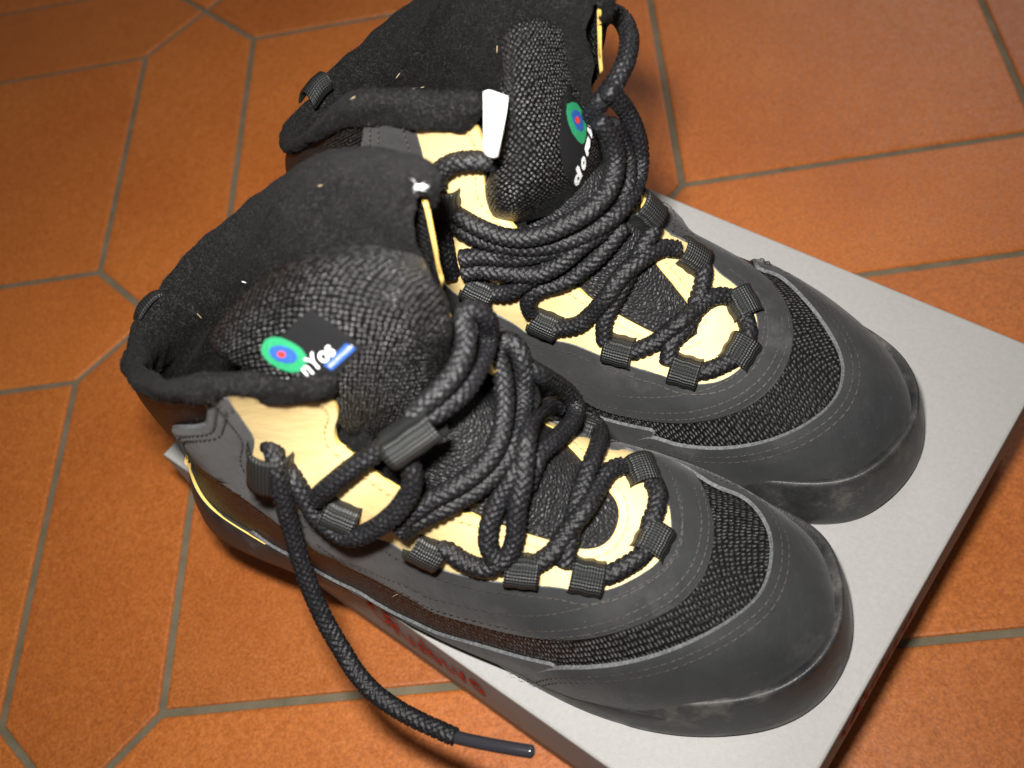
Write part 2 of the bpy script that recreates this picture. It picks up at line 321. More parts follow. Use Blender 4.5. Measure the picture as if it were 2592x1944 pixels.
class Shoe:
    def __init__(self, org, ang, mir, lean=0., fwd=0., zl=0., zm=0.):
        self.lean, self.fwd, self.zl, self.zm = lean, fwd, zl, zm; self.side = -1 if mir else 1; self.o = np.array(org, float); self.c, self.s_ = math.cos(ang), math.sin(ang); self.mir = mir
        ns = np.r_[np.linspace(0, 1, 26)[:-1], np.linspace(1, TOP, (TOP - 1) * 8 + 1)]; nq = np.linspace(-1, 1, 121)
        self.ns, self.nq = ns, nq
        A, B = np.meshgrid(ns, nq, indexing='ij'); self.P = self.S(A, B); self.SQ = np.stack([A, B], -1).reshape(-1, 2)
        V = self.P.reshape(-1, 3); F = []
        for q in grid_faces(len(ns), len(nq)): F += [(q[0], q[1], q[2]), (q[0], q[2], q[3])]
        self.F = np.array(F); self.V = V; self.bvh = BVHTree.FromPolygons(V.tolist(), self.F.tolist())
        self.extra_v, self.extra_f, self.nv = [V], [self.F], len(V)
    def w(self, L):
        y = L[..., 1] * (-1 if self.mir else 1)
        return np.stack([self.o[0] + (self.c * L[..., 0] - self.s_ * y) / 1000, self.o[1] + (self.s_ * L[..., 0] + self.c * y) / 1000, HB + L[..., 2] / 1000], -1)
    def S(self, s, Q):
        s = np.asarray(s, float); Q = np.asarray(Q, float); s, Q = np.broadcast_arrays(s, Q)
        r = crf(ROWS, np.maximum(s, 0)); q = np.abs(Q); t = np.sin(np.pi * q / 2) ** 2
        xF, zF, xB, zB, Wc, m = [r[..., k] for k in range(6)]; xB = np.minimum(xB, 296)
        Wo = np.where(Q < 0, outl(xB, -1), outl(xB, 1)); Wo = np.where(s > 13.2, 0, Wo)
        h1 = Wo * (1 - np.clip(1 - t, 0, 1) ** m) ** (1 / m)
        n = np.where(q < .5, 2.5, 1.65 - .22 * np.clip(1 - np.abs(s - 13.5) / 2.5, 0, 1)); h2 = np.maximum(Wc, 0) * (1 - np.abs(np.cos(np.pi * q)) ** n) ** (1 / n) * (.80 + .20 * np.clip(t * 2.2, 0, 1))
        hw = (h1 ** 3 + h2 ** 3) ** (1 / 3)
        up_ = np.clip((s - 9) / 8, 0, 1.1); return self.w(np.stack([xF + (xB - xF) * t + self.fwd * up_ * (1 - t), np.sign(Q) * hw + self.lean * up_, zF + (zB - zF) * t + (11 * np.sin(np.pi * t) + np.where(Q < 0, self.zl, self.zm) * np.exp(-((t - .08) / .26) ** 2) * np.clip(q * 6, 0, 1)) * np.clip((s - 11) / 6, 0, 1.1) + np.where(Q * self.side < 0, 15 if self.mir else 0, 3) * np.exp(-((t - .47) / .24) ** 2) * np.clip((s - 13) / 4, 0, 1.1)], -1))
    def Nn(self, s, Q):
        e = 2e-2; s = np.clip(np.asarray(s, float), .04, None); Q = np.clip(np.asarray(Q, float), -.985, .985)
        Q = np.where(np.abs(Q) < .012, .012, Q)
        a = self.S(s + e, Q) - self.S(s - e, Q); b = self.S(s, Q + e * .5) - self.S(s, Q - e * .5)
        n = nrm(np.cross(a, b)); return n * (1 if not self.mir else -1) * -1
    def off(self, s, Q, d): return self.S(s, Q) + self.Nn(s, Q) * np.asarray(d)[..., None]
    def hit(self, px, bvh=None):
        d = ray(px); b = bvh or self.bvh; r = b.ray_cast(Vector(CAMP), Vector(d))
        if r[0] is not None: return np.array(r[0]), r[2]
        best = None
        for t in np.linspace(.2, .85, 66):
            f = b.find_nearest(Vector(CAMP + d * t))
            if best is None or f[3] < best[0]: best = (f[3], np.array(f[0]), f[2])
        return best[1], best[2]
    def sq(self, px):
        p, fi = self.hit(px); e = self.sq3(p, fi)
        if self.Nn(e[0], e[1]) @ ray(px) > -.02:          # struck the inside of the far wall: take the rim in front of it
            d = ray(px); D = np.linalg.norm(p - CAMP); best = None
            for t in np.linspace(D - .16, D - .02, 40):
                f = self.bvh.find_nearest(Vector(CAMP + d * t)); g = self.sq3(np.array(f[0]), f[2])
                if self.Nn(g[0], g[1]) @ d < -.02 and (best is None or f[3] < best[0]): best = (f[3], g)
            if best is not None: e = best[1]
        return e
    def sq3(self, p, fi):
        f = self.F[fi]; A, B, C = self.V[f]; v0, v1, v2 = B - A, C - A, p - A
        d00, d01, d11, d20, d21 = v0 @ v0, v0 @ v1, v1 @ v1, v2 @ v0, v2 @ v1; D = d00 * d11 - d01 * d01 + 1e-18
        v = (d11 * d20 - d01 * d21) / D; w_ = (d00 * d21 - d01 * d20) / D
        return (1 - v - w_) * self.SQ[f[0]] + v * self.SQ[f[1]] + w_ * self.SQ[f[2]]
    def tr(self, pts, n=6):
        E = np.array([self.sq(p) for p in cr(np.array(pts, float), n)])
        for _ in range(5): E[1:-1] = (E[:-2] + 2 * E[1:-1] + E[2:]) / 4
        return E
    def add(self, V, F):
        T = []
        for f in F:
            for k in range(1, len(f) - 1): T.append((f[0], f[k], f[k + 1]))
        self.extra_v.append(np.asarray(V)); self.extra_f.append(np.array(T) + self.nv); self.nv += len(V)
    def full(self):
        return BVHTree.FromPolygons(np.vstack(self.extra_v).tolist(), np.vstack(self.extra_f).tolist())

def inside(poly, P):
    x, y = P[:, 0], P[:, 1]; r = np.zeros(len(P), bool); a = poly; b = np.roll(poly, -1, 0)
    for (x0, y0), (x1, y1) in zip(a, b):
        c = (y0 > y) != (y1 > y); xi = (x1 - x0) * (y - y0) / (y1 - y0 + 1e-15) + x0; r ^= c & (x < xi)
    return r
def pdist(poly, P):
    a = poly; b = np.roll(poly, -1, 0); best = np.full(len(P), 1e9)
    for p, q in zip(a, b):
        d = q - p; t = np.clip(((P - p) @ d) / (d @ d + 1e-15), 0, 1); best = np.minimum(best, np.linalg.norm(P - p - t[:, None] * d, axis=1))
    return best

def panel(sh, name, poly, th, mt, edge, parent, step=.0030, base=-.0004, puff=0., bev=.0, register=True):
    """thick patch of material lying on the last; poly is given in (s, Q)"""
    K = np.array([MS, MQ]); P = np.asarray(poly) * K; P = np.vstack([P, P[:1]])
    B = resample(P, .0016)[:-1]
    lo, hi = B.min(0), B.max(0); gx, gy = np.meshgrid(np.arange(lo[0], hi[0], step), np.arange(lo[1], hi[1], step)); g = np.c_[gx.ravel(), gy.ravel()]
    g += rng.normal(0, step * .06, g.shape); g = g[inside(B, g)]; g = g[pdist(B, g) > step * .55]
    n = len(B); A = [Vector(v) for v in np.vstack([B, g])]
    vs, es, fs, ov, oe, of = delaunay_2d_cdt(A, [(i, (i + 1) % n) for i in range(n)], [list(range(n))], 1, 1e-7)
    X = np.array([(v.x, v.y) for v in vs]); sq_ = X / K; sq_[:, 1] = np.clip(sq_[:, 1], -1, 1); sq_[:, 0] = np.clip(sq_[:, 0], 0, None)
    dist = pdist(B, X); o = th + puff * (1 - np.exp(-dist / .004)) - .35 * th * np.exp(-dist / .0008)
    T = sh.off(sq_[:, 0], sq_[:, 1], o); F = [list(f) for f in fs]
    nn = sh.Nn(sq_[:, 0], sq_[:, 1])
    # orient
    if F:
        f0 = F[len(F) // 2]; fnv = np.cross(T[f0[1]] - T[f0[0]], T[f0[2]] - T[f0[0]])
        if fnv @ nn[f0[0]] < 0: F = [f[::-1] for f in F]
    # wall
    cnt = {}
    for f in F:
        for a, b in zip(f, f[1:] + f[:1]): cnt[(a, b)] = 1
    bd = [(a, b) for (a, b) in cnt if (b, a) not in cnt]
    idx = sorted({a for e in bd for a in e}); mp = {a: k for k, a in enumerate(idx)}; nt = len(T)
    s2 = sq_[idx]; up = T[idx]; outv = np.zeros((len(idx), 3)); nb = nn[idx]
    for a, b in bd:
        w_ = np.cross(T[b] - T[a], nb[mp[a]]); w_ = w_ / (np.linalg.norm(w_) + 1e-9); outv[mp[a]] += w_; outv[mp[b]] += w_
    outv = nrm(outv); dn = sh.off(s2[:, 0], s2[:, 1], np.full(len(idx), base)) + outv * bev; V = np.vstack([T, up, dn]); k = len(idx)
    fmat = [0] * len(F)
    for a, b in bd: F.append([nt + mp[b], nt + mp[a], nt + k + mp[a], nt + k + mp[b]]); fmat.append(1)
    uv = np.vstack([X, X[idx], X[idx]])
    ob = link(name, V, F, [mt, edge], parent, origin=sh_origin(parent), uv=uv, fmat=fmat)
    if register: sh.add(V, F)
    return ob
def sh_origin(parent):
    p = parent; 
    while p.parent is not None: p = p.parent
    return np.array(p.location)

def stitch(sh, lines, parent, mt, dash=.0021, gap=.0013, wdt=.00048, lift=.0, bvh=None, name='stitching'):
    """rows of thread dashes; lines: list of (polyline in (s,Q), inset in metres, surface lift)"""
    V, F = [], []
    for pl, inset, d in lines:
        P = sh.S(pl[:, 0], np.clip(pl[:, 1], -1, 1)); P = resample(P, .0008); 
        if len(P) < 6: continue
        # smooth a little
        for _ in range(2): P[1:-1] = (P[:-2] + 2 * P[1:-1] + P[2:]) / 4
        t = nrm(np.gradient(P, axis=0)); step = int(round((dash + gap) / .0008)); m = int(round(dash / .0008))
        def snap(X):
            sq_ = []
            for x in X:
                f = sh.bvh.find_nearest(Vector(x)); sq_.append(np.r_[sh.sq3(np.array(f[0]), f[2]), np.array(f[0])])
            sq_ = np.array(sq_); return sq_[:, 2:], sh.Nn(sq_[:, 0], sq_[:, 1])
        ia = np.arange(0, len(P) - m, step); jj = np.r_[ia, ia + m]; _, n0 = snap(P[jj]); side = nrm(np.cross(n0, t[jj])); C, n1 = snap(P[jj] + side * inset); C = C + n1 * d
        k = len(ia); w2 = wdt / 2
        for i in range(k):
            a, b, na, sa, sb = C[i], C[i + k], n1[i], side[i], side[i + k]; ln = np.linalg.norm(a - b)
            if ln > dash * 2 or ln < dash * .3: continue
            o = len(V); mid = (a + b) / 2
            V += [a - sa * w2, a + sa * w2, b - sb * w2, b + sb * w2, mid - sa * w2 * 1.1 + na * .0005, mid + sa * w2 * 1.1 + na * .0005]
            F += [(o, o + 1, o + 5, o + 4), (o + 4, o + 5, o + 3, o + 2)]
    if V: return link(name, np.array(V), F, mt, parent, origin=sh_origin(parent))

def tube(name, P, rad, mt, parent, braid=True, seg=None, radial=36, flat=1.0, nref=None):
    """braided lace along points P"""
    P = resample(np.asarray(P), seg or .00055)
    for _ in range(6): P[1:-1] = (P[:-2] + 2 * P[1:-1] + P[2:]) / 4
    t = nrm(np.gradient(P, axis=0)); n0 = np.cross(t[0], [0.3, .2, 1]); n0 = nrm(n0); L = np.r_[0, np.cumsum(np.linalg.norm(np.diff(P, axis=0), axis=1))]
    V, UV = [], []; th = np.linspace(0, 2 * np.pi, radial, endpoint=False)
    for i in range(len(P)):
        n0 = nrm(n0 - t[i] * (n0 @ t[i])); b = np.cross(t[i], n0); r = np.full(radial, rad)
        if braid:
            u = L[i] / .0029 * np.pi; a1 = np.cos(u + 3 * th); a2 = np.cos(u - 3 * th + .5)
            sel = np.where(np.sin(u + 3 * th) * np.sin(u - 3 * th + .5) > 0, np.abs(a1), np.abs(a2)); r = r * (1.06 - .26 * sel ** 3 + .025 * np.cos(th * 2 + L[i] * 60))
        e = 1.0
        if i == 0 or i == len(P) - 1: e = .35
        elif i == 1 or i == len(P) - 2: e = .8
        V.append(P[i] + e * r[:, None] * (np.cos(th)[:, None] * n0 + np.sin(th)[:, None] * b)); UV.append(np.c_[np.full(radial, L[i]), th * rad])
    F = grid_faces(len(P), radial, closed=True); m_ = len(P) * radial
    F += [tuple(range(radial))[::-1], tuple(range(m_ - radial, m_))]
    return link(name, np.vstack(V), F, mt, parent, origin=sh_origin(parent), uv=np.vstack(UV))

LR = .0035
def lace(sh, bvh, pts, parent, h=.0036, rad=LR, smooth=9, mt=None):
    """pts: (px, py[, height above what lies beneath]) or (px, py, 'z', metres above the box top)"""
    A = np.array([(p[0], p[1]) for p in pts], float); hz = []
    for p in pts: hz.append(p[2] if len(p) == 3 else h)
    n = 10; D = cr(A, n); hh = cr(np.array([[x] for x in hz]), n)[:, 0] if not any(len(p) == 4 for p in pts) else None
    dep = np.zeros(len(D))
    if hh is None:                       # free lace: interpolate depth between the given heights
        ds = []
        for p in pts:
            if len(p) == 4: ds.append(np.linalg.norm(at(p[:2], HB + p[3]) - CAMP))
            else: ds.append(np.linalg.norm(sh.hit(p[:2], bvh)[0] - CAMP) - (p[2] if len(p) == 3 else h) / .8)
        dep = cr(np.array(ds)[:, None], n)[:, 0]
    else:
        for i, p in enumerate(D): dep[i] = np.linalg.norm(sh.hit(p, bvh)[0] - CAMP)
        k = smooth; pad = np.r_[[dep[0]] * k, dep, [dep[-1]] * k]
        mn = np.array([pad[i:i + 2 * k + 1].min() for i in range(len(dep))]); mx = np.convolve(pad, np.ones(2 * k + 1) / (2 * k + 1), 'valid')
        dep = np.minimum(mx, dep + .002) * .7 + mn * .3 - hh / .9
        pad = np.r_[[dep[0]] * 5, dep, [dep[-1]] * 5]; dep = np.convolve(pad, np.ones(11) / 11, 'valid')
    P = np.array([CAMP + ray(p) * d for p, d in zip(D, dep)])
    o = tube('lace', P, rad, mt or M['lace'], parent); return o, P

def strap(sh, bvh, c, d, parent, ln=.0120, wd=.0122, arch=.0068, name='lace_loop', base=.0006):
    """webbing loop arched over a lace; c centre pixel, d pixel direction along the lace"""
    c = np.array(c, float); d = nrm(np.array(d, float)); p, _ = sh.hit(c, bvh); p1, _ = sh.hit(c + d * 14, sh.bvh); p0, _ = sh.hit(c - d * 14, sh.bvh)
    f = sh.bvh.find_nearest(Vector(p)); sq_ = sh.sq3(np.array(f[0]), f[2]); n = sh.Nn(sq_[0], sq_[1]); v = nrm(CAMP - p); n = nrm(n * .75 + v * .25)
    a = nrm((p1 - p0) - n * ((p1 - p0) @ n)); b = np.cross(n, a); q0 = np.array(f[0]) + n * .0030
    # sits on the panels
    V, UV = [], []; nu, nv = 9, 17
    prof = [(-.55, -.55), (-.54, -.1), (-.48, .40), (-.37, .76), (-.19, .97), (0, 1.03), (.19, .97), (.37, .76), (.48, .40), (.54, -.1), (.55, -.55)]
    prof = cr(np.array(prof), 3)
    for side in (0, -.0011):
        for i in range(nu):
            u = (i / (nu - 1) - .5) * ln; bow = 1 - .05 * (2 * i / (nu - 1) - 1) ** 2
            for y, z in prof:
                V.append(q0 + a * u + b * (y * wd * (1 + .04 * math.sin(i * 1.7))) + n * (z * arch * bow * .84 + base + side)); UV.append((u, y * wd))
    m_ = len(prof); F = grid_faces(nu, m_, flip=False) + [tuple(x + nu * m_ for x in q[::-1]) for q in grid_faces(nu, m_)]
    for e in (0, nu - 1):
        for k in range(m_ - 1):
            w_ = (e * m_ + k, e * m_ + k + 1, nu * m_ + e * m_ + k + 1, nu * m_ + e * m_ + k); F.append(w_ if e else w_[::-1])
    o = link(name, np.array(V), F, M['web'], parent, origin=sh_origin(parent), uv=UV)
    # raised seam along the middle
    return o

def cage(pts, nu=10, nv=10):
    """smooth patch through a net of points (rows, cols, 3)"""
    P = np.asarray(pts, float); R = np.stack([cr(P[:, c], nu) for c in range(P.shape[1])], 1)
    return np.stack([cr(R[r], nv) for r in range(R.shape[0])], 0)

def slab(name, Gd, thick, mt, parent, uvs=1.0, roundness=None, sh=None):
    """closed pad: grid surface front and a back offset along normals, edges rounded"""
    nr, nc = Gd.shape[:2]; du = np.gradient(Gd, axis=1); dv = np.gradient(Gd, axis=0); n = nrm(np.cross(du, dv))
    if (n[nr // 2, nc // 2] @ (CAMP - Gd[nr // 2, nc // 2])) < 0: n = -n
    L0 = np.r_[0, np.cumsum(np.linalg.norm(np.diff(Gd[:, nc // 2], axis=0), axis=1))]; L1 = np.r_[0, np.cumsum(np.linalg.norm(np.diff(Gd[nr // 2], axis=0), axis=1))]
    er = np.minimum(np.arange(nr), np.arange(nr)[::-1]) * L0[-1] / (nr - 1); ec = np.minimum(np.arange(nc), np.arange(nc)[::-1]) * L1[-1] / (nc - 1)
    e = np.minimum(er[:, None], ec[None, :]); rr = np.sqrt(np.clip(1 - (1 - np.clip(e / (thick * .5), 0, 1)) ** 2, 0, 1)); mid = Gd - n * thick / 2
    Fr = mid + n * (thick / 2 * rr)[..., None]; Bk = mid - n * (thick / 2 * rr)[..., None]
    V = np.vstack([Fr.reshape(-1, 3), Bk.reshape(-1, 3)]); F1 = grid_faces(nr, nc)
    q = F1[0]; fn = np.cross(V[q[1]] - V[q[0]], V[q[2]] - V[q[0]]); k = nr * nc // 2 + nc // 2
    if np.cross(du[nr // 2, nc // 2], dv[nr // 2, nc // 2]) @ (CAMP - Gd[nr // 2, nc // 2]) < 0: F1 = [f[::-1] for f in F1]
    F = F1 + [tuple(x + nr * nc for x in f[::-1]) for f in F1]
    uv = np.stack(np.broadcast_arrays(L1[None, :], L0[:, None]), -1).reshape(-1, 2); uv = np.vstack([uv, uv + .3])
    o = link(name, V, F, mt, parent, origin=sh_origin(parent), uv=uv)
    if sh: sh.add(V, F)
    return o, V, F

def decal(bvh, sh, polys, name, lift, mt, parent, depth=.0006):
    """flat shapes given in photo pixels laid onto a surface; polys = list of closed outlines (holes by even-odd)"""
    V, F = [], []
    for outs in polys:
        outs = [np.array(o, float) for o in outs]; pts, ed = [], []
        for o in outs:
            o = resample(np.vstack([o, o[:1]]), 2.2)[:-1]; b = len(pts); pts += o.tolist(); ed += [(b + i, b + (i + 1) % len(o)) for i in range(len(o))]
        A = np.array(pts); lo, hi = A.min(0), A.max(0); gx, gy = np.meshgrid(np.arange(lo[0], hi[0], 5.), np.arange(lo[1], hi[1], 5.)); g = np.c_[gx.ravel(), gy.ravel()]
        ins = np.zeros(len(g), bool)
        for o in outs: ins ^= inside(o, g)
        g = g[ins]; 
        if len(g): g = g[pdist(outs[0], g) > 1.5]
        vs, es, fs, *_ = delaunay_2d_cdt([Vector(p) for p in np.vstack([A, g])], ed, [], 0, 1e-5)
        X = np.array([(v.x, v.y) for v in vs]); cen = np.array([X[list(f)].mean(0) for f in fs]); keep = np.zeros(len(fs), bool)
        for o in outs: keep ^= inside(o, cen)
        b = len(V)
        for x in X:
            p, _ = sh.hit(x, bvh); V.append(p - ray(x) * lift)
        for f, k in zip(fs, keep):
            if k: F.append([b + i for i in f])
    # wall down to the surface
    V = np.array(V); cnt = {}
    for i, f in enumerate(F):
        q = V[f]; 
        if np.cross(q[1] - q[0], q[2] - q[0]) @ (CAMP - q[0]) < 0: F[i] = f[::-1]
    for f in F:
        for a, b in zip(f, f[1:] + f[:1]): cnt[(a, b)] = 1
    n = len(V); dn = V + nrm(V - CAMP) * (lift + depth); W_ = []
    for (a, b) in list(cnt):
        if (b, a) not in cnt: W_.append([b, a, n + a, n + b])
    return link(name, np.vstack([V, dn]), F + W_, mt, parent, origin=sh_origin(parent), smooth=False)

def text_polys(txt, origin, xdir, ydir, size, bold=.02, shear=0.):
    """outlines of a word in the built-in font, mapped to photo pixels: triangles"""
    cu = bpy.data.curves.new('t', 'FONT'); cu.body = txt; cu.size = 1; cu.offset = bold; cu.shear = shear; cu.resolution_u = 4
    ob = bpy.data.objects.new('t', cu); COL.objects.link(ob); dg = bpy.context.evaluated_depsgraph_get(); me = ob.evaluated_get(dg).to_mesh()
    v = np.array([(p.co.x, p.co.y) for p in me.vertices]); f = [list(p.vertices) for p in me.polygons]; ob.evaluated_get(dg).to_mesh_clear()
    bpy.data.objects.remove(ob); bpy.data.curves.remove(cu)
    x, y = np.array(xdir, float), np.array(ydir, float); return np.array(origin) + size * (v[:, :1] * x + v[:, 1:] * y), f
def decal_text(bvh, sh, vf, name, lift, mt, parent):
    X, F = vf; V = []; bm = bmesh.new(); bv = [bm.verts.new((x[0], x[1], 0)) for x in X]
    for f in F:
        try: bm.faces.new([bv[i] for i in f])
        except ValueError: pass
    bmesh.ops.triangulate(bm, faces=bm.faces[:])
    for _ in range(3):
        lg = [e for e in bm.edges if e.calc_length() > 4]
        if not lg: break
        bmesh.ops.subdivide_edges(bm, edges=lg, cuts=1); bmesh.ops.triangulate(bm, faces=[f for f in bm.faces if len(f.verts) > 3])
    bm.verts.index_update(); X = np.array([(v.co.x, v.co.y) for v in bm.verts]); F = [[v.index for v in f.verts] for f in bm.faces]; bm.free()
    for x in X: p, _ = sh.hit(x, bvh); V.append(p - ray(x) * lift)
    V = np.array(V); F = [list(f) for f in F]
    for i, f in enumerate(F):
        q = V[f]
        if np.cross(q[1] - q[0], q[2] - q[0]) @ (CAMP - q[0]) < 0: F[i] = f[::-1]
    return link(name, V, F, mt, parent, origin=sh_origin(parent), smooth=False)
def ell(c, a, b, rot, n=36, sq_=2.0):
    t = np.linspace(0, 2 * np.pi, n, endpoint=False); x = a * np.sign(np.cos(t)) * np.abs(np.cos(t)) ** (2 / sq_); y = b * np.sign(np.sin(t)) * np.abs(np.sin(t)) ** (2 / sq_)
    r = math.radians(rot); return np.c_[c[0] + x * math.cos(r) - y * math.sin(r), c[1] + x * math.sin(r) + y * math.cos(r)]

def wobble(P, amp, f):
    x = P[..., 0] * f; y = P[..., 1] * f; z = P[..., 2] * f
    return amp * (np.sin(x + 1.3 * y + .5) * np.sin(1.1 * z - .7 * y + 1) + .5 * np.sin(2.3 * x - 1.9 * z + 2) * np.sin(2.1 * y + 1.7))

# ------------------------------------------------------------------ sole
def sole(sh, root, bumper_lat, bumper_med):
    Gs = Gc[:-1]; n = len(Gs); t = nrm(np.roll(Gs, -1, 0) - np.roll(Gs, 1, 0)); out = np.c_[t[:, 1], -t[:, 0]]     # outward (clockwise list)
    if (out[10] @ (Gs[10] - np.array([150, 0]))) < 0: out = -out
    x = Gs[:, 0]; zf = np.interp(x, [0, 50, 90, 125, 160, 192, 250, 303], [27, 24, 18, 14, 13, 13.5, 16, 20]) + .8
    heel = np.clip((80 - x) / 80, 0, 1)
    rings = []
    for d, k in ((-6, 0), (.4, 0.00), (1.6, .10), (1.7, .30), (1.1, .58), (.2, .84), (-1.2, .97), (-3.0, .99), (-8, .97)):
        dd = d + heel * (.6 if k < .2 else -5.2 * (k - .2) / .8) * (d > -7) - (1.0 if d > 0 else 0) * np.clip((x - 220) / 60, 0, 1); z = k * zf + (.0 if k else 0)
        # toe spring and a small arch between heel and ball
        sp = np.interp(x, [0, 8, 25, 60, 95, 150, 190, 262, 285, 303], [2.0, .8, 0.2, 0.2, 2.5, 3.5, 0.4, .3, 1.2, 3.5]) * (1 - k)
        dd = dd - 2.0 * np.exp(-((x - 140) / 50) ** 2) * (d > -5)
        P = np.c_[Gs + out * dd[:, None], z + sp]; rings.append(P)
    V = np.vstack(rings); F = grid_faces(len(rings), n, closed=True, flip=True); F.append(tuple(range(n)))
    F.append(tuple(range((len(rings) - 1) * n, len(rings) * n))[::-1])
    Wv = sh.w(V)
    if sh.mir: F = [f[::-1] for f in F]
    o = link('sole', Wv, F, M['rubber'], root, origin=sh_origin(root)); sh.add(Wv, F)
    # rubber toe bumper
    L = np.cumsum(np.r_[0, np.linalg.norm(np.diff(Gs, axis=0), axis=1)]); tipi = int(np.argmax(x))
    ii = [i for i in range(n) if (i <= tipi and x[i] > bumper_lat) or (i > tipi and x[i] > bumper_med)]
    ii.sort(); Gb = Gs[ii]; ob = out[ii]; m = len(ii); e = np.minimum(np.arange(m), np.arange(m)[::-1]) / 4.0; fade = np.clip(e, 0, 1) ** .6
    xs = x[ii]; zt = np.interp(xs, [205, 240, 275, 303], [17, 23, 28, 33]); rings = []
    for d, k in ((-2, .02), (.3, .03), (.9, .10), (.7, .24), (-.3, .42), (-1.7, .62), (-3.1, .80), (-4.2, .93), (-5.0, .995), (-6.0, 1.0), (-7.4, .96), (-10, .90), (-14, .84)):
        P = np.c_[Gb + ob * (d * (.5 + .5 * fade) + .8 * fade)[:, None], k * zt * (.80 + .20 * fade) + .4]; rings.append(P)
    V = np.vstack(rings); F = grid_faces(len(rings), m, flip=True); Wv = sh.w(V)
    if sh.mir: F = [f[::-1] for f in F]
    b = link('toe_bumper', Wv, F, M['rubber'], root, origin=sh_origin(root)); sh.add(Wv, F)
    return o

def mtail(tr, ref):
    """continue a traced edge on the hidden side with the mirror image of the seen side (ref runs ankle -> toe)"""
    add = [(s, -q) for s, q in ref[::-1] if s > tr[-1][0] + .25]; return np.vstack([tr, add]) if add else tr

def collar(sh, root, qc_lat, qc_med, band=.0105, wob=1.0, pad=(1., 1.), thick=(1., 1.)):
    na = 150; a = np.linspace(qc_lat, 2 - qc_med, na); Q = np.where(a <= 1, -a, 2 - a); ss = np.full(na, float(TOP))
    P0 = sh.S(ss, Q); n = sh.Nn(ss, Q); up = nrm(sh.S(ss, Q) - sh.S(ss - .15, Q))
    # smooth frames round the heel
    for _ in range(4):
        for A in (n, up): A[1:-1] = nrm(A[:-2] + 2 * A[1:-1] + A[2:])
    rows = []; sg = np.linspace(TOP, 3, 141); DP = sh.S(sg[:, None], Q[None, :]); DL = np.vstack([np.zeros(na), np.cumsum(np.linalg.norm(np.diff(DP, axis=0), axis=2), axis=0)]).T
    def down(dist, offv):
        s_ = np.array([np.interp(dist[i], DL[i], sg) for i in range(na)]); res = sh.S(s_, Q) + sh.Nn(np.minimum(s_, TOP), Q) * offv[:, None]
        for _ in range(3): res[1:-1] = (res[:-2] + 2 * res[1:-1] + res[2:]) / 4
        return res
    prof = [('d', band, .0012), ('d', band * .93, .0034), ('d', band * .6, .0052), ('d', band * .25, .0055), ('t', .0014, .0048), ('t', .0040, .0022), ('t', .0052, -.0025), ('t', .0046, -.0080),
            ('d', .001, -.0135), ('d', .010, -.0170), ('d', .022, -.0190), ('d', .034, -.0195), ('d', .048, -.0190), ('d', .065, -.0170), ('d', .085, -.0140), ('d', .110, -.0100)]
    la = np.r_[0, np.cumsum(np.linalg.norm(np.diff(P0, axis=0), axis=1))]; e = np.clip(np.minimum(la, la[-1] - la) / .009, 0, 1); e = np.sqrt(np.clip(1 - (1 - e) ** 2, 0, 1))
    for j, (k, x, y) in enumerate(prof):
        ee = .25 + .75 * e; xx = np.full(na, x) if j > 8 else x * ee + (0 if k == 't' else .004 * (1 - ee)); yy = (y + .0022) * (ee if j <= 8 else np.ones(na)) - .0022
        tf_ = thick[0] + (thick[1] - thick[0]) * np.clip((a - .8) / .4, 0, 1)
        if j <= 7: yy = np.where(yy > 0, yy * tf_, yy * (.5 + .5 * tf_)); xx = xx * (tf_ if k == 't' else 1)
        pf = (pad[0] + (pad[1] - pad[0]) * np.clip((a - .75) / .5, 0, 1)) * (.12 + .88 * np.clip(np.minimum(la, la[-1] - la) / .05, 0, 1) ** .8); yy = np.where(yy < -.003, -.003 + (yy + .003) * pf, yy)
        rows.append(down(xx, yy) if k == 'd' else P0 + up * (xx - .003 * (1 - ee))[:, None] + n * yy[:, None])
    C = np.array(rows); C = np.stack([cr(C[:, i], 4) for i in range(na)], 1)
    wv = wobble(C, .0011 * wob, 120) + wobble(C, .0006 * wob, 300); C = C + n[None] * wv[..., None]
    # close the front ends by tapering
    nr = C.shape[0]; lv = np.r_[0, np.cumsum(np.linalg.norm(np.diff(C[:, na // 2], axis=0), axis=1))]; la = np.r_[0, np.cumsum(np.linalg.norm(np.diff(P0, axis=0), axis=1))]
    uv = np.stack(np.broadcast_arrays(la[None, :], lv[:, None]), -1).reshape(-1, 2)
    F = grid_faces(nr, na); V = C.reshape(-1, 3)
    q = F[len(F) // 8]; 
    i0 = q[0]; fn = np.cross(V[q[1]] - V[q[0]], V[q[2]] - V[q[0]]); r0, c0 = divmod(i0, na)
    if fn @ n[c0] < 0: F = [f[::-1] for f in F]
    o = link('collar_lining', V, F, M['fleece'], root, origin=sh_origin(root), uv=uv); sh.add(V, F); fuzz(V, F, 15000, root, o, .0019); return o, C

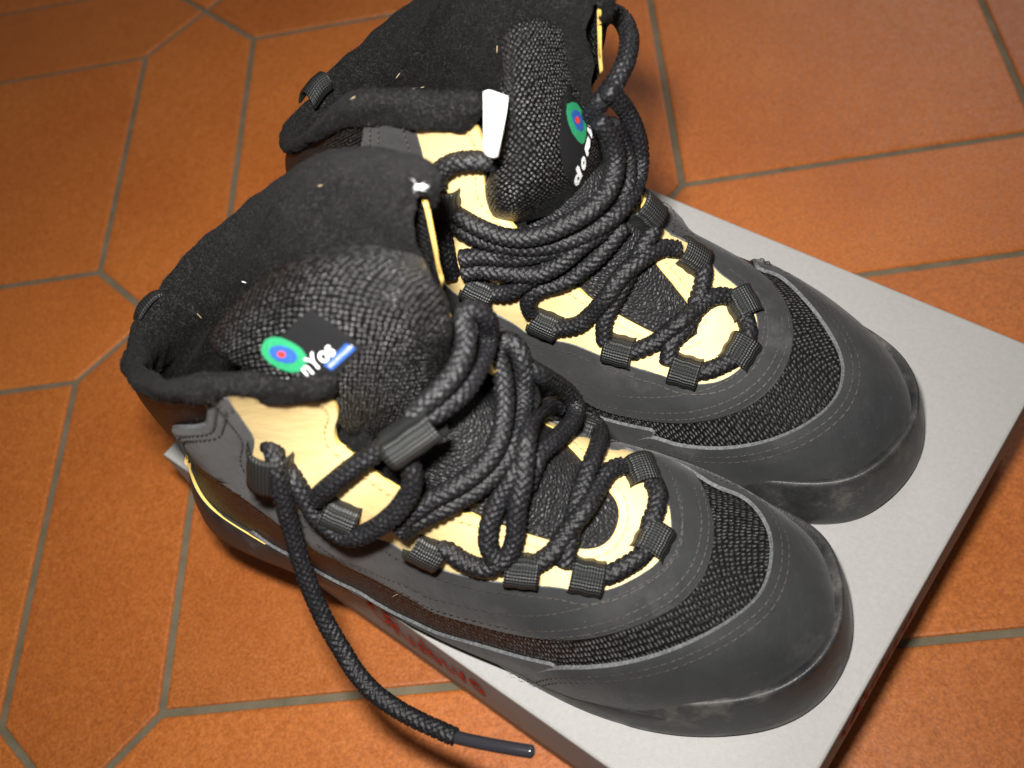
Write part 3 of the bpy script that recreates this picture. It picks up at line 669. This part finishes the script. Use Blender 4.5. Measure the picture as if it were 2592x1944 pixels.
def fuzz(V, F, count, root, parent, ln=.0032):
    V = np.asarray(V); Fq = np.array(F); A_, B_, C_, D_ = [V[Fq[:, k]] for k in range(4)]; ar = np.linalg.norm(np.cross(C_ - A_, D_ - B_), axis=1); nn = nrm(np.cross(C_ - A_, D_ - B_))
    i = rng.choice(len(Fq), count, p=ar / ar.sum()); u, v = rng.random((2, count, 1)); P = (A_[i] * (1 - u) + B_[i] * u) * (1 - v) + (D_[i] * (1 - u) + C_[i] * u) * v
    t = rng.normal(0, 1, (count, 3)); t = nrm(t - nn[i] * (t * nn[i]).sum(1, keepdims=True)); L = ln * rng.uniform(.4, 1.3, (count, 1)); w_ = nrm(np.cross(t, nn[i])) * .00007
    cu = rng.normal(0, .35, (count, 1)); sd = nrm(np.cross(t, nn[i])); P1 = P + t * L * .5 + nn[i] * L * .22; P2 = P + (t + sd * cu) * L + nn[i] * L * rng.uniform(.1, .45, (count, 1))
    W_ = np.stack([P - w_, P + w_, P1 - w_, P1 + w_, P2], 1).reshape(-1, 3); f = []
    for k in range(count): b = 5 * k; f += [(b, b + 1, b + 3), (b, b + 3, b + 2), (b + 2, b + 3, b + 4)]
    o = link('fuzz', W_, f, M['fibre'], parent, origin=sh_origin(parent)); o['kind'] = 'stuff'; return o
SHOES = []
def base_upper(sh, root, throat):
    """fabric last outside the throat, grained leather tongue inside it"""
    K = np.array([MS, MQ]); T = np.asarray(throat) * K; nS, nQ = len(sh.ns), len(sh.nq); F1, F2 = [], []
    cells = grid_faces(nS, nQ); cen = np.array([sh.SQ[list(f)].mean(0) for f in cells]); ck = cen * K
    ins = inside(T, ck); d = pdist(T, ck)
    for f, i, dd, c in zip(cells, ins, d, cen):
        if i or dd < .004:
            if c[0] < 12.5: F2.append(f)
        if not i:
            if c[0] < TOP + 1: F1.append(f)
    fl_ = sh.mir
    fn = lambda F: [f[::-1] for f in F] if not fl_ else F
    g = sh.P; ls = np.concatenate([np.zeros((1, nQ)), np.cumsum(np.linalg.norm(np.diff(g, axis=0), axis=2), axis=0)]); lq = np.concatenate([np.zeros((nS, 1)), np.cumsum(np.linalg.norm(np.diff(g, axis=1), axis=2), axis=1)], axis=1)
    lq = lq - lq[:, nQ // 2:nQ // 2 + 1]; uv = np.stack([ls, lq], -1).reshape(-1, 2)
    up = link('fabric_upper', sh.V, fn(F1), M['mesh'], root, origin=sh_origin(root), uv=uv)
    V2 = sh.V.copy(); nn = sh.Nn(sh.SQ[:, 0], sh.SQ[:, 1]); V2 = V2 + nn * (.0006 - .013 * np.clip((sh.SQ[:, 0] - 8.0) / 2.0, 0, 1) ** 1.5)[:, None]
    tl = link('tongue_base', V2, fn(F2), M['leather'], root, origin=sh_origin(root), uv=uv)
    for o in (up, tl):
        bm = bmesh.new(); bm.from_mesh(o.data); bmesh.ops.delete(bm, geom=[v for v in bm.verts if not v.link_faces], context='VERTS'); bm.to_mesh(o.data); bm.free()
    return up, tl

def side_poly(edge, q):
    """area between an edge line (ordered along s) and the feather line Q = q"""
    e = np.asarray(edge); ss = np.linspace(e[-1][0], e[0][0], 30); return np.vstack([e, np.c_[ss, np.full(30, q)]])

#SHOES_BEGIN
# ------------------------------------------------------------------ near shoe (right foot)
FO = (.1017, -.4825); near = empty('climbing_shoe', (FO[0] + .13, FO[1] - .06, HB))
tag(near, 'nearer black high-top shoe, tongue standing up, one lace hanging off the box', 'shoe', 'pair of black high-top shoes')
A = Shoe(FO, math.radians(-24.4), False, 7., 5., -21., 4.)
inner = [(566, 968), (581, 999), (617, 1054), (649, 1103), (640, 1158), (671, 1207), (730, 1262), (800, 1310), (880, 1340), (988, 1362), (1019, 1385), (1105, 1428), (1180, 1450), (1246, 1464), (1308, 1469), (1333, 1474), (1425, 1484), (1461, 1497), (1513, 1497), (1564, 1484), (1615, 1459), (1661, 1428), (1692, 1382), (1697, 1341), (1689, 1279), (1671, 1218), (1651, 1187), (1605, 1154), (1569, 1136), (1538, 1110), (1528, 1079), (1507, 1054), (1472, 1033)]
outer = [(528, 960), (536, 990), (531, 1049), (522, 1070), (445, 1074), (452, 1092), (481, 1140), (536, 1189), (626, 1253), (707, 1311), (798, 1379), (852, 1406), (942, 1452), (1001, 1483), (1061, 1515), (1102, 1541), (1200, 1569), (1285, 1592), (1371, 1609), (1456, 1612), (1541, 1600), (1627, 1572), (1701, 1535), (1746, 1495), (1775, 1455), (1792, 1410), (1800, 1359), (1798, 1313), (1781, 1256), (1758, 1216), (1729, 1171), (1695, 1131), (1655, 1108)]
throat = [(800, 960), (857, 1030), (847, 1076), (852, 1117), (888, 1144), (942, 1189), (994, 1225), (1060, 1262), (1141, 1289), (1227, 1311), (1328, 1348), (1397, 1369), (1461, 1389), (1513, 1387), (1548, 1361), (1566, 1315), (1561, 1274), (1538, 1243), (1487, 1187), (1451, 1146), (1420, 1115), (1395, 1074), (1354, 1028), (1308, 987), (1292, 946), (1236, 920)]
iF = A.tr(inner); oF = A.tr(outer); tF = A.tr(throat)
fix = lambda E: np.array([e for k, e in enumerate(E) if not (k < len(E) * .4 and e[1] > -.05)])
iF, oF, tF = fix(iF), fix(oF), fix(tF)
print('inner', np.round(iF[::10], 2).tolist()); print('throat', np.round(tF[::10], 2).tolist()); print('outer', np.round(oF[::10], 2).tolist())
iF = mtail(iF, iF[:len(iF) // 2]); oF = mtail(oF, oF[:len(oF) // 2]); tF = mtail(tF, tF[:len(tF) // 2])
tF = np.array([(a_, q_ * (1 - .35 * min(1, max(0, (a_ - 10) / 3))) if q_ > 0 else q_) for a_, q_ in tF])
tF = np.vstack([[(TOP + .1, tF[0][1])], tF, [(TOP + .1, tF[-1][1])]])
#SHOES_END
def build(sh, root, iE, oE, tE, toe, rand, cfg):
    """all sewn parts of one shoe from the traced edges in (s, Q)"""
    base_upper(sh, root, tE)
    sole(sh, root, *cfg['bumper'])
    # yellow facing: from the throat edge to a little under the eyestay
    inn = np.vstack([tE]); shift = iE.copy(); shift[:, 1] += np.sign(shift[:, 1]) * .045; shift[:, 0] -= np.where(np.abs(shift[:, 1]) < .28, .28, 0)
    shift = np.vstack([[(TOP + .1, shift[0][1])], shift, [(TOP + .1, shift[-1][1])]])
    yel = panel(sh, 'yellow_facing', np.vstack([inn, shift[::-1]]), .0016, M['yellow'], M['ycut'], root, bev=.0004)
    ring = np.vstack([iE, oE[::-1]]); eye = panel(sh, 'eyestay', ring, .0030, M['nubuck'], M['cut'], root, base=.0008, bev=.0008)
    rl = side_poly(rand, -1.0); panel(sh, 'rand', rl, .0017, M['nubuck'], M['cut'], root, bev=.0009)
    rm = side_poly(rand * np.array([1, -1]), 1.0); panel(sh, 'rand', rm, .0017, M['nubuck'], M['cut'], root, bev=.0009)
    ssx = np.linspace(9.7, 13.6, 26)
    for sd in (-1, 1): panel(sh, 'yellow_trim', np.vstack([np.c_[ssx, np.full(26, sd * .972)], np.c_[ssx[::-1], np.full(26, sd * 1.0)]]), .0024, M['yellow'], M['ycut'], root, step=.002)
    s0, s1 = toe[0][0], toe[-1][0]
    tc = np.vstack([toe, np.c_[np.linspace(s1, 0, 30), np.ones(30)], np.c_[np.zeros(9), np.linspace(.9, -.9, 9)], np.c_[np.linspace(0, s0, 30), -np.ones(30)]])
    cap = panel(sh, 'toe_cap', tc, .0026, M['nubuck'], M['cut'], root, step=.0026, base=.0004, bev=.0008)
    sg = cfg.get('flip', 1); oS = oE[oE[:, 1] > -.08] if sg < 0 else oE[oE[:, 1] < .30]
    stitch(sh, [(oS, sg * .0022, .0031), (oS, sg * .0052, .0031), (oS[len(oS) // 3:] if sg > 0 else oS[:len(oS) * 2 // 3], sg * .0125, .0031), (iE, -sg * .0035, .0031)], eye, M['thread'])
    stitch(sh, [(toe, -sg * .0030, .0027), (toe, -sg * .0058, .0027)], cap, M['thread'])
    stitch(sh, [(tE, -sg * .0030, .0018)], yel, M['ythread'])
    return eye

toeF = [(1268, 1744), (1314, 1711), (1365, 1691), (1416, 1683), (1519, 1683), (1598, 1672), (1684, 1649), (1769, 1615), (1843, 1575), (1911, 1524), (1940, 1478), (1951, 1427), (1951, 1364), (1934, 1324), (1906, 1285), (1855, 1239), (1803, 1199)]
randF = [(640, 1350), (671, 1372), (734, 1415), (816, 1475), (884, 1518), (952, 1549), (1042, 1582), (1178, 1619), (1314, 1660), (1404, 1680)]
tcF = A.tr(toeF); tcF = mtail(tcF, tcF[:20]); K_ = np.array([MS, MQ]); e_ = resample(tcF * K_, .0015)
for _ in range(10): e_[1:-1] = (e_[:-2] + 2 * e_[1:-1] + e_[2:]) / 4
tcF = e_ / K_; rdF = A.tr(randF); rdF[:, 1] = np.minimum(rdF[:, 1], -.3)
print('toe', np.round(tcF[::8], 2).tolist()); print('rand', np.round(rdF[::6], 2).tolist())
build(A, near, iF, oF, tF, tcF, rdF, dict(bumper=(222, 215)))
colF, _ = collar(A, near, .255, .15, pad=(.12, 1.35), thick=(.55, 1.))
Z = lambda px, z: at(px, HB + z / 1000)
tg = [[(505, 870, 158), (590, 752, 172), (735, 650, 186), (900, 612, 192), (1085, 640, 187)],
      [(540, 915, 162), (650, 790, 180), (790, 690, 194), (950, 655, 199), (1110, 690, 191)],
      [(630, 965, 160), (735, 870, 179), (860, 790, 192), (1000, 750, 196), (1140, 755, 186)],
      [(750, 1030, 156), (835, 965, 170), (940, 895, 179), (1050, 845, 181), (1158, 830, 172)],
      [(850, 1090, 143), (915, 1050, 151), (1000, 1000, 158), (1080, 940, 158), (1160, 900, 150)],
      [(895, 1150, 124), (960, 1120, 131), (1040, 1080, 136), (1110, 1020, 135), (1180, 960, 128)],
      [(955, 1225, 100), (1010, 1190, 108), (1090, 1150, 112), (1150, 1090, 110), (1220, 1010, 102)]]
TG = cage([[Z(p[:2], p[2]) for p in r] for r in tg], 10, 12)
TG = TG - nrm(TG - CAMP) * wobble(TG, .0010, 95)[..., None]
tonF, tv, tf = slab('tongue', TG, .010, M['knit'], near, sh=A)
fullF = A.full()

# ------------------------------------------------------------------ far shoe (left foot)
BO = (.162, -.374); far = empty('climbing_shoe', (BO[0] + .13, BO[1] - .06, HB))
tag(far, 'farther black high-top shoe with white tag and laces coiled round its tongue', 'shoe', 'pair of black high-top shoes')
Bs = Shoe(BO, math.radians(-29.8), True, 0., 9., -8., -8.)
innerB = [(1678, 947), (1723, 967), (1762, 972), (1817, 967), (1867, 940), (1902, 897), (1917, 843), (1907, 788), (1887, 753), (1852, 723), (1812, 693), (1792, 669), (1748, 624), (1698, 599), (1668, 579)]
innerB0 = [(1046, 290), (1063, 348), (1075, 398), (1073, 438), (1075, 520), (1085, 620), (1130, 710), (1157, 736), (1230, 775), (1300, 808), (1335, 838), (1390, 855), (1449, 862), (1514, 892), (1549, 902), (1598, 922), (1678, 947)]
outerB = [(1474, 1017), (1549, 1041), (1623, 1056), (1723, 1066), (1797, 1061), (1862, 1041), (1922, 1012), (1966, 967), (1996, 917), (2011, 862), (2006, 818), (1986, 768), (1946, 718), (1897, 680), (1847, 648), (1797, 620), (1723, 592)]
throatB = [(1399, 726), (1484, 756), (1564, 795), (1648, 835), (1733, 887), (1777, 887), (1807, 872), (1812, 848), (1797, 823), (1777, 798), (1743, 756), (1698, 708), (1658, 669), (1623, 624), (1593, 589)]
toeB = [(1688, 1116), (1748, 1128), (1822, 1133), (1922, 1121), (2011, 1091), (2076, 1051), (2115, 1012), (2135, 962), (2130, 907), (2106, 857), (2066, 798), (2011, 738), (1961, 693), (1922, 664)]
# near side of the far shoe is its medial side (Q > 0); hidden stretches repeat the near shoe's pattern
fl_ = lambda E: E * np.array([1, -1])
def joinB(vis, ref, ref2=None):
    """vis runs near side -> toe -> far side; ref = near shoe's edge (Q<0 half first)"""
    h = ref[:len(ref) // 2]; head = np.array([(s, -q) for s, q in h if s > vis[0][0] + .25]); tail = np.array([(s, q) for s, q in h[::-1] if s > vis[-1][0] + .25])
    return np.vstack([x for x in (head, vis, tail) if len(x)])
iB0 = Bs.tr(innerB0, 4); iB0 = iB0[iB0[:, 1] > .05]; iB0 = iB0[[0] + [k for k in range(1, len(iB0)) if iB0[k][0] < iB0[:k, 0].min() - .02]]; iB = np.vstack([iB0[:-1], Bs.tr(innerB)]); iB = joinB(iB, iF); oB = joinB(Bs.tr(outerB), oF); tB = joinB(Bs.tr(throatB), tF); tB = resample(tB * [1, 5], .5) / [1, 5]
for _ in range(3): tB[1:-1] = (tB[:-2] + 2 * tB[1:-1] + tB[2:]) / 4
tB = np.array([(a_, q_ * (1 - .5 * min(1, max(0, (a_ - 10) / 3))) if q_ < 0 else q_) for a_, q_ in tB]); tB[0, 0] = tB[-1, 0] = TOP + .1
cB = joinB(Bs.tr(toeB), tcF)
print('iB', np.round(iB[::8], 2).tolist()); print('oB', np.round(oB[::8], 2).tolist())
def sm(E, it=8):
    K = np.array([MS, MQ]); e = resample(np.asarray(E) * K, .0015)
    for _ in range(it): e[1:-1] = (e[:-2] + 2 * e[1:-1] + e[2:]) / 4
    return e / K
oB, cB = sm(oB, 30), sm(cB)
# panels want the order Q<0 -> Q>0
iB, oB, tB, cB = [np.asarray(e)[::-1] for e in (iB, oB, tB, cB)]
build(Bs, far, iB, oB, tB, cB, rdF, dict(bumper=(215, 222), flip=-1))
colB, _ = collar(Bs, far, .09, .265, pad=(1., .4), thick=(1., .75))
tgB = [[(1252, 90, 186), (1290, 40, 192), (1350, 25, 193), (1405, 50, 187), (1440, 105, 174)],
       [(1267, 199, 184), (1296, 164, 188), (1346, 164, 184), (1396, 179, 175), (1434, 209, 163)],
       [(1259, 308, 176), (1296, 278, 181), (1356, 278, 175), (1416, 288, 165), (1468, 298, 150)],
       [(1240, 413, 160), (1291, 388, 168), (1361, 388, 165), (1431, 393, 154), (1494, 388, 138)],
       [(1212, 477, 148), (1277, 477, 157), (1356, 477, 152), (1431, 462, 142), (1497, 438, 126)],
       [(1230, 545, 132), (1287, 537, 142), (1356, 527, 138), (1426, 502, 129), (1482, 472, 116)],
       [(1272, 572, 116), (1306, 577, 120), (1361, 562, 118), (1421, 537, 110), (1465, 502, 102)]]
TB = cage([[Z((p[0] + (0, 0, 8, 24, 46)[k], p[1]), p[2] - (0, 0, 1, 4, 9)[k]) for k, p in enumerate(r)] for r in tgB], 10, 12)
tonB, _, _ = slab('tongue', TB, .013, M['knit'], far, sh=Bs)
fullB = Bs.full()

# ------------------------------------------------------------------ lace loops, laces, labels: near shoe
for c, d in (((866, 1296), (1, .42)), ((1078, 1385), (1, .45)), ((1320, 1440), (1, .12)), ((1484, 1460), (1, .2)), ((1651, 1371), (-.5, 1)), ((1622, 1202), (.55, 1)), ((1484, 1076), (.6, 1)), ((1385, 955), (1, .6))):
    strap(A, fullF, c, d, near)
strap(A, fullF, (1043, 1078), (1, -.62), near, ln=.019, wd=.0105, arch=.0075, base=.004)
strap(A, fullF, (690, 1160), (.15, 1), near, ln=.017, wd=.015, arch=.0105)
LF = [
 [(797, 1268), (830, 1235), (911, 1171), (1001, 1112), (1060, 1066), (1115, 1036), (1176, 985), (1217, 915), (1236, 855), (1231, 806, .004), (1200, 783, .004), (1172, 800, .004), (1178, 850), (1170, 905), (1140, 958), (1090, 1010), (1035, 1060, .001)],
 [(1004, 1345, .003), (1040, 1303), (1102, 1259), (1179, 1216), (1241, 1159), (1270, 1090), (1277, 1007), (1270, 940), (1258, 895), (1275, 863), (1308, 879), (1326, 931), (1325, 1007), (1315, 1079), (1287, 1153), (1231, 1220), (1143, 1276), (1056, 1318), (1010, 1352, .003)],
 [(1431, 1438, .0015), (1436, 1392), (1446, 1341), (1461, 1279), (1477, 1223), (1497, 1172, .005), (1515, 1125), (1518, 1090), (1490, 1055, .0015)],
 [(1340, 1436, .0015), (1395, 1402), (1425, 1361), (1461, 1315, .007), (1492, 1274, .008), (1518, 1228), (1543, 1192), (1580, 1178, .0015)],
 [(1500, 1462, .0015), (1545, 1452), (1583, 1432), (1615, 1412), (1650, 1372, .0015)],
 [(1648, 1378, .0015), (1645, 1330), (1662, 1285), (1664, 1243), (1646, 1212, .0015)],
 [(1325, 925, .001), (1354, 941, .003), (1390, 961, .005), (1436, 992, .006), (1458, 1028, .007), (1448, 1069, .007), (1410, 1110, .006), (1369, 1146, .005), (1349, 1187, .004), (1330, 1240, .003)],
 [(1256, 1425), (1236, 1377), (1240, 1325), (1261, 1269), (1292, 1213, .006), (1318, 1165, .007), (1340, 1110, .006)],
 [(1100, 1395, .0015), (1129, 1390), (1172, 1420), (1226, 1438), (1278, 1418), (1303, 1366), (1309, 1289, .008), (1324, 1213, .010), (1330, 1136, .011), (1335, 1090, .010), (1354, 1054, .008), (1390, 1028, .005), (1425, 1030, .003)],
 [(715, 1175, .004), (748, 1222, .006), (775, 1268, .007), (807, 1312, .008), (850, 1347, .010), (888, 1361, .011), (947, 1340, .011), (1001, 1298, .010), (1037, 1246, .009), (1042, 1192, .008), (1015, 1128, .006)],
]
for pts in LF: lace(A, fullF, pts, near)
tail = [(668, 1118, 'z', .128), (690, 1130, 'z', .134), (700, 1180, 'z', .132), (713, 1244, 'z', .122), (735, 1329, 'z', .106), (757, 1406, 'z', .092), (786, 1490, 'z', .078), (825, 1576, 'z', .064), (862, 1639, 'z', .056), (902, 1703, 'z', .050), (952, 1757, 'z', .046), (1011, 1798, 'z', .044), (1070, 1829, 'z', .044), (1158, 1868, 'z', .046)]
ltail, PT = lace(A, fullF, tail, near, rad=.0034)
ag = [at((1150, 1865), HB + .046), at((1200, 1877), HB + .047), at((1280, 1892), HB + .048), at((1354, 1904), HB + .048)]
tube('aglet', cr(ag, 6), .0024, M['plastic'], ltail, braid=False, radial=14)

# ------------------------------------------------------------------ lace loops and laces: far shoe
for c, d in (((1122, 497), (.1, 1)), ((1212, 728), (1, .45)), ((1380, 812), (1, .45)), ((1568, 884), (1, .3)), ((1733, 940), (1, .3)), ((1872, 892), (-.6, 1)), ((1877, 772), (.6, 1)), ((1745, 652), (1, .75)), ((1620, 535), (.8, 1))):
    strap(Bs, fullB, c, d, far)
LB = [
 [(1640, 548, .002), (1655, 570), (1648, 594), (1623, 634), (1598, 683), (1569, 738), (1544, 783), (1529, 823), (1531, 872, .0015)],
 [(1395, 830, .0015), (1459, 823), (1499, 793), (1534, 753, .008), (1578, 693, .008), (1623, 657, .006), (1668, 629), (1722, 630, .0015)],
 [(1590, 893, .0015), (1648, 872), (1688, 843), (1723, 813, .008), (1762, 783), (1792, 758), (1822, 748), (1857, 755, .0015)],
 [(1690, 925, .0015), (1698, 872), (1723, 843), (1748, 808), (1762, 768), (1777, 723), (1782, 678), (1760, 655, .0015)],
 [(1750, 942, .0015), (1787, 938), (1820, 926), (1852, 910), (1872, 893, .0015)], [(1872, 893, .0015), (1889, 860), (1894, 833), (1877, 775, .0015)],
 [(1345, 795, .0015), (1337, 768), (1347, 742), (1380, 726), (1430, 712), (1480, 678), (1518, 645), (1552, 605), (1582, 566)],
 [(1225, 738, .0015), (1282, 741), (1315, 724), (1355, 697), (1410, 655), (1465, 615)],
 [(1105, 480, .003), (1112, 437), (1147, 413), (1197, 406), (1262, 412, -.002)],
 [(1122, 525, .002), (1177, 557, .006), (1237, 587, .008), (1296, 602, .009), (1361, 597, .010), (1426, 572, .010), (1485, 537, .010), (1530, 495, .009), (1555, 438, .008), (1555, 378, .007), (1535, 328, .006), (1508, 300, .004)],
 [(1130, 545, .003), (1185, 590, .004), (1260, 618, .005), (1340, 626, .006), (1420, 614, .006), (1495, 585, .006), (1555, 545, .006), (1598, 492, .006), (1618, 428, .006), (1615, 358, .006), (1592, 293, .006), (1562, 250, .006), (1530, 222, .004)],
 [(1255, 634, .004), (1340, 640, .004), (1430, 628, .004), (1510, 590, .004), (1560, 540, .004), (1585, 480, .004), (1588, 410, .004), (1570, 345, .004), (1540, 312, .004)],
 [(1160, 655, .004), (1222, 648, .004), (1296, 652, .004), (1370, 640, .004), (1430, 615, .002)],
 [(1165, 690, .005), (1222, 684, .005), (1296, 692, .006), (1371, 692, .006), (1430, 658, .006), (1475, 618, .006), (1530, 580, .004)],
 [(1112, 545, .003), (1124, 607, .004), (1135, 670, .004), (1145, 700, .003)],
]
for pts in LB: lace(Bs, fullB, pts, far)
loop = [(1488, 300, 'z', .146), (1500, 283, 'z', .155), (1527, 249, 'z', .163), (1562, 200, 'z', .165), (1587, 144, 'z', .166), (1592, 90, 'z', .166), (1572, 46, 'z', .165), (1540, 34, 'z', .163), (1516, 58, 'z', .158), (1508, 100, 'z', .146), (1495, 150, 'z', .130)]
lace(Bs, fullB, loop, far)

# ------------------------------------------------------------------ tongue labels, tag, pull loops, lint
def zz(o, k, pts): return [(o[0] + x / k, o[1] + y / k) for x, y in pts]
def cagez(rows): return cage([[Z(p[:2], p[2]) for p in r] for r in rows], 8, 8)
bT = BVHTree.FromPolygons(tv.tolist(), [list(f) for f in tf])
lab = decal(bT, A, [[[(785, 780), (854, 828), (922, 879), (872, 928), (821, 976), (744, 938), (666, 895), (724, 838)]]], 'label', .0006, M['patch'], tonF)
em = decal(bT, A, [[ell((719, 898), 61, 37, 27, sq_=2.3)]], 'emblem_ring', .0012, M['green'], lab)
decal(bT, A, [[ell((717, 897), 37, 20.5, 17)]], 'emblem_disc', .0017, M['blue'], lab)
decal(bT, A, [[ell((712, 897), 10.5, 7.5, 10)]], 'emblem_dot', .0022, M['redemb'], lab)
decal(bT, A, [[[(819, 925), (876, 869), (902, 882), (840, 938)]]], 'name_bar', .0014, M['blue'], lab)
decal_text(bT, A, text_polys('nYos', (778, 958), (.58, -.52), (-.64, -.74), 62, .014), 'lettering', .0022, M['white'], lab)
decal_text(bT, A, text_polys('DECATHLON', (836, 931), (.62, -.58), (-.60, -.42), 15.5, 0.0), 'lettering', .0022, M['white'], lab)

nr_ = None
for o_ in (tonB,):
    me_ = o_.data; vv = np.array([v.co[:] for v in me_.vertices]) + sh_origin(far); bTB = BVHTree.FromPolygons(vv.tolist(), [list(p.vertices) for p in me_.polygons])
O6 = ((1400, 230), 6.142)
labB = decal(bTB, Bs, [[zz(*O6, [(150, 170), (330, 120), (450, 240), (520, 420), (585, 640), (565, 950), (500, 1250), (440, 1420), (340, 1540), (160, 1250), (90, 800), (115, 480)])]], 'label', .0006, M['patch'], tonB)
decal(bTB, Bs, [[zz(*O6, [(205, 330), (215, 210), (290, 170), (370, 190), (440, 290), (500, 420), (520, 540), (515, 700), (490, 800), (450, 830), (390, 780), (300, 660), (230, 480)])]], 'emblem_ring', .0012, M['green'], labB)
decal(bTB, Bs, [[zz(*O6, [(280, 370), (300, 310), (350, 290), (410, 330), (460, 430), (480, 530), (470, 600), (430, 635), (370, 590), (310, 480)])]], 'emblem_disc', .0017, M['blue'], labB)
decal(bTB, Bs, [[zz(*O6, [(345, 440), (365, 400), (395, 405), (415, 460), (410, 500), (385, 515), (355, 485)])]], 'emblem_dot', .0022, M['redemb'], labB)
hole = lambda c, a, b: zz(*O6, ell(c, a, b, 0, 14).tolist())
decal(bTB, Bs, [[zz(*O6, [(385, 1160), (410, 1190), (435, 1270), (460, 1315), (430, 1380), (400, 1450), (360, 1480), (335, 1450), (330, 1390), (355, 1320), (380, 1290), (358, 1230), (365, 1190)]), hole((390, 1360), 14, 32)],
                [hole((475, 1125), 36, 112), hole((478, 1115), 10, 34)], [zz(*O6, [(540, 700), (575, 760), (578, 810), (570, 880), (545, 930), (555, 960), (540, 1025), (520, 1000), (490, 900), (510, 820)])],
                [zz(*O6, [(530, 560), (590, 600), (610, 680), (600, 740), (570, 680), (530, 610)])], [zz(*O6, [(512, 310), (570, 440), (575, 480), (540, 450)])], [zz(*O6, [(530, 450), (560, 490), (580, 560), (545, 550)])]], 'lettering', .0016, M['white'], labB)
tagm = cagez([[(1221, 230, 194), (1236, 226, 195), (1262, 233, 195), (1288, 242, 193)], [(1222, 275, 193), (1238, 272, 194), (1262, 276, 194), (1284, 282, 192)], [(1222, 330, 190), (1238, 330, 191), (1258, 331, 191), (1275, 332, 189)],
              [(1222, 372, 186), (1235, 374, 188), (1252, 374, 188), (1267, 372, 186)], [(1225, 392, 182), (1236, 398, 184), (1250, 401, 184), (1262, 400, 182)]])
slab('size_tag', tagm, .0009, M['tagw'], far)
# heel pull loops of webbing
lp = cagez([[(752, 262, 122), (757, 236, 128), (768, 232, 133), (790, 262, 131), (800, 280, 126)], [(775, 230, 124), (782, 204, 130), (795, 198, 135), (815, 222, 133), (824, 245, 128)], [(800, 205, 126), (806, 182, 131), (822, 180, 136), (838, 205, 134), (846, 226, 129)]])
slab('pull_loop', lp, .0016, M['web'], far)
lp = cagez([[(352, 822, 114), (346, 812, 118), (350, 800, 121), (360, 812, 122)], [(362, 800, 115), (356, 785, 119), (362, 772, 122), (374, 788, 123)], [(384, 772, 116), (380, 758, 120), (388, 748, 123), (396, 762, 124)], [(408, 760, 116), (402, 747, 120), (410, 742, 122), (414, 752, 123)]])
slab('pull_loop', lp, .0016, M['web'], near)
for root_, px_, r_ in ((near, (367, 950, 100), 10), (far, (783, 364, 108), 12)):
    x0, y0, z0 = px_; g_ = cagez([[(x0 - r_, y0 - r_, z0), (x0, y0 - r_ * 1.2, z0 + 2), (x0 + r_, y0 - r_, z0)], [(x0 - r_ * .9, y0, z0 + 1), (x0, y0, z0 + 4), (x0 + r_ * 1.1, y0, z0 + 1)], [(x0 - r_ * .4, y0 + r_ * 1.2, z0 - 1), (x0 + r_ * .3, y0 + r_ * 1.3, z0 + 1), (x0 + r_, y0 + r_, z0 - 1)]])
    slab('heel_tab', g_, .004, M['yellow'], root_)
# bits of straw and lint caught in the fleece
lint_px = [((505, 800), 9, 40, 0), ((810, 470), 6, -20, 0), ((617, 714), 6, 10, 1), ((1007, 192), 9, -60, 0), ((1060, 222), 14, -15, 0), ((893, 248), 7, -35, 0), ((1258, 125), 10, 85, 0), ((1004, 1505), 12, -35, 0)]
fA, fB = A.full(), Bs.full()
for (p_, ln_, an_, wh) in lint_px:
    far_ = p_[1] < 400; d_ = np.array([math.cos(math.radians(an_)), math.sin(math.radians(an_))]) * ln_; P_ = []
    for t_ in (-1, -.3, .4, 1):
        q_ = np.array(p_) + d_ * t_ + np.array([-d_[1], d_[0]]) * .12 * math.sin(t_ * 2); h_, _ = (Bs if far_ else A).hit(q_, fB if far_ else fA); P_.append(h_ - ray(q_) * .0009)
    tube('lint', cr(P_, 4), (.00017), M['lint' if wh else 'straw'], far if far_ else near, braid=False, seg=.0006, radial=6)
for k in range(20):
    c_ = np.array([1065, 472]) + rng.normal(0, [6, 2.5]); d_ = rng.normal(0, 1, 2) * (2 if k < 9 else 8) + np.array([8, -3]); P_ = []
    for t_ in (-1, -.4, .3, 1):
        q_ = c_ + d_ * t_ + np.array([-d_[1], d_[0]]) * .4 * math.sin(t_ * 2.5 + k); P_.append(CAMP + ray(q_) * (np.linalg.norm(A.hit(np.array([1050, 470]), fA)[0] - CAMP) - .003))
    tube('lint', cr(P_, 4), (.00016 if k < 9 else .00005), M['lint'], near, braid=False, seg=.0006, radial=5)
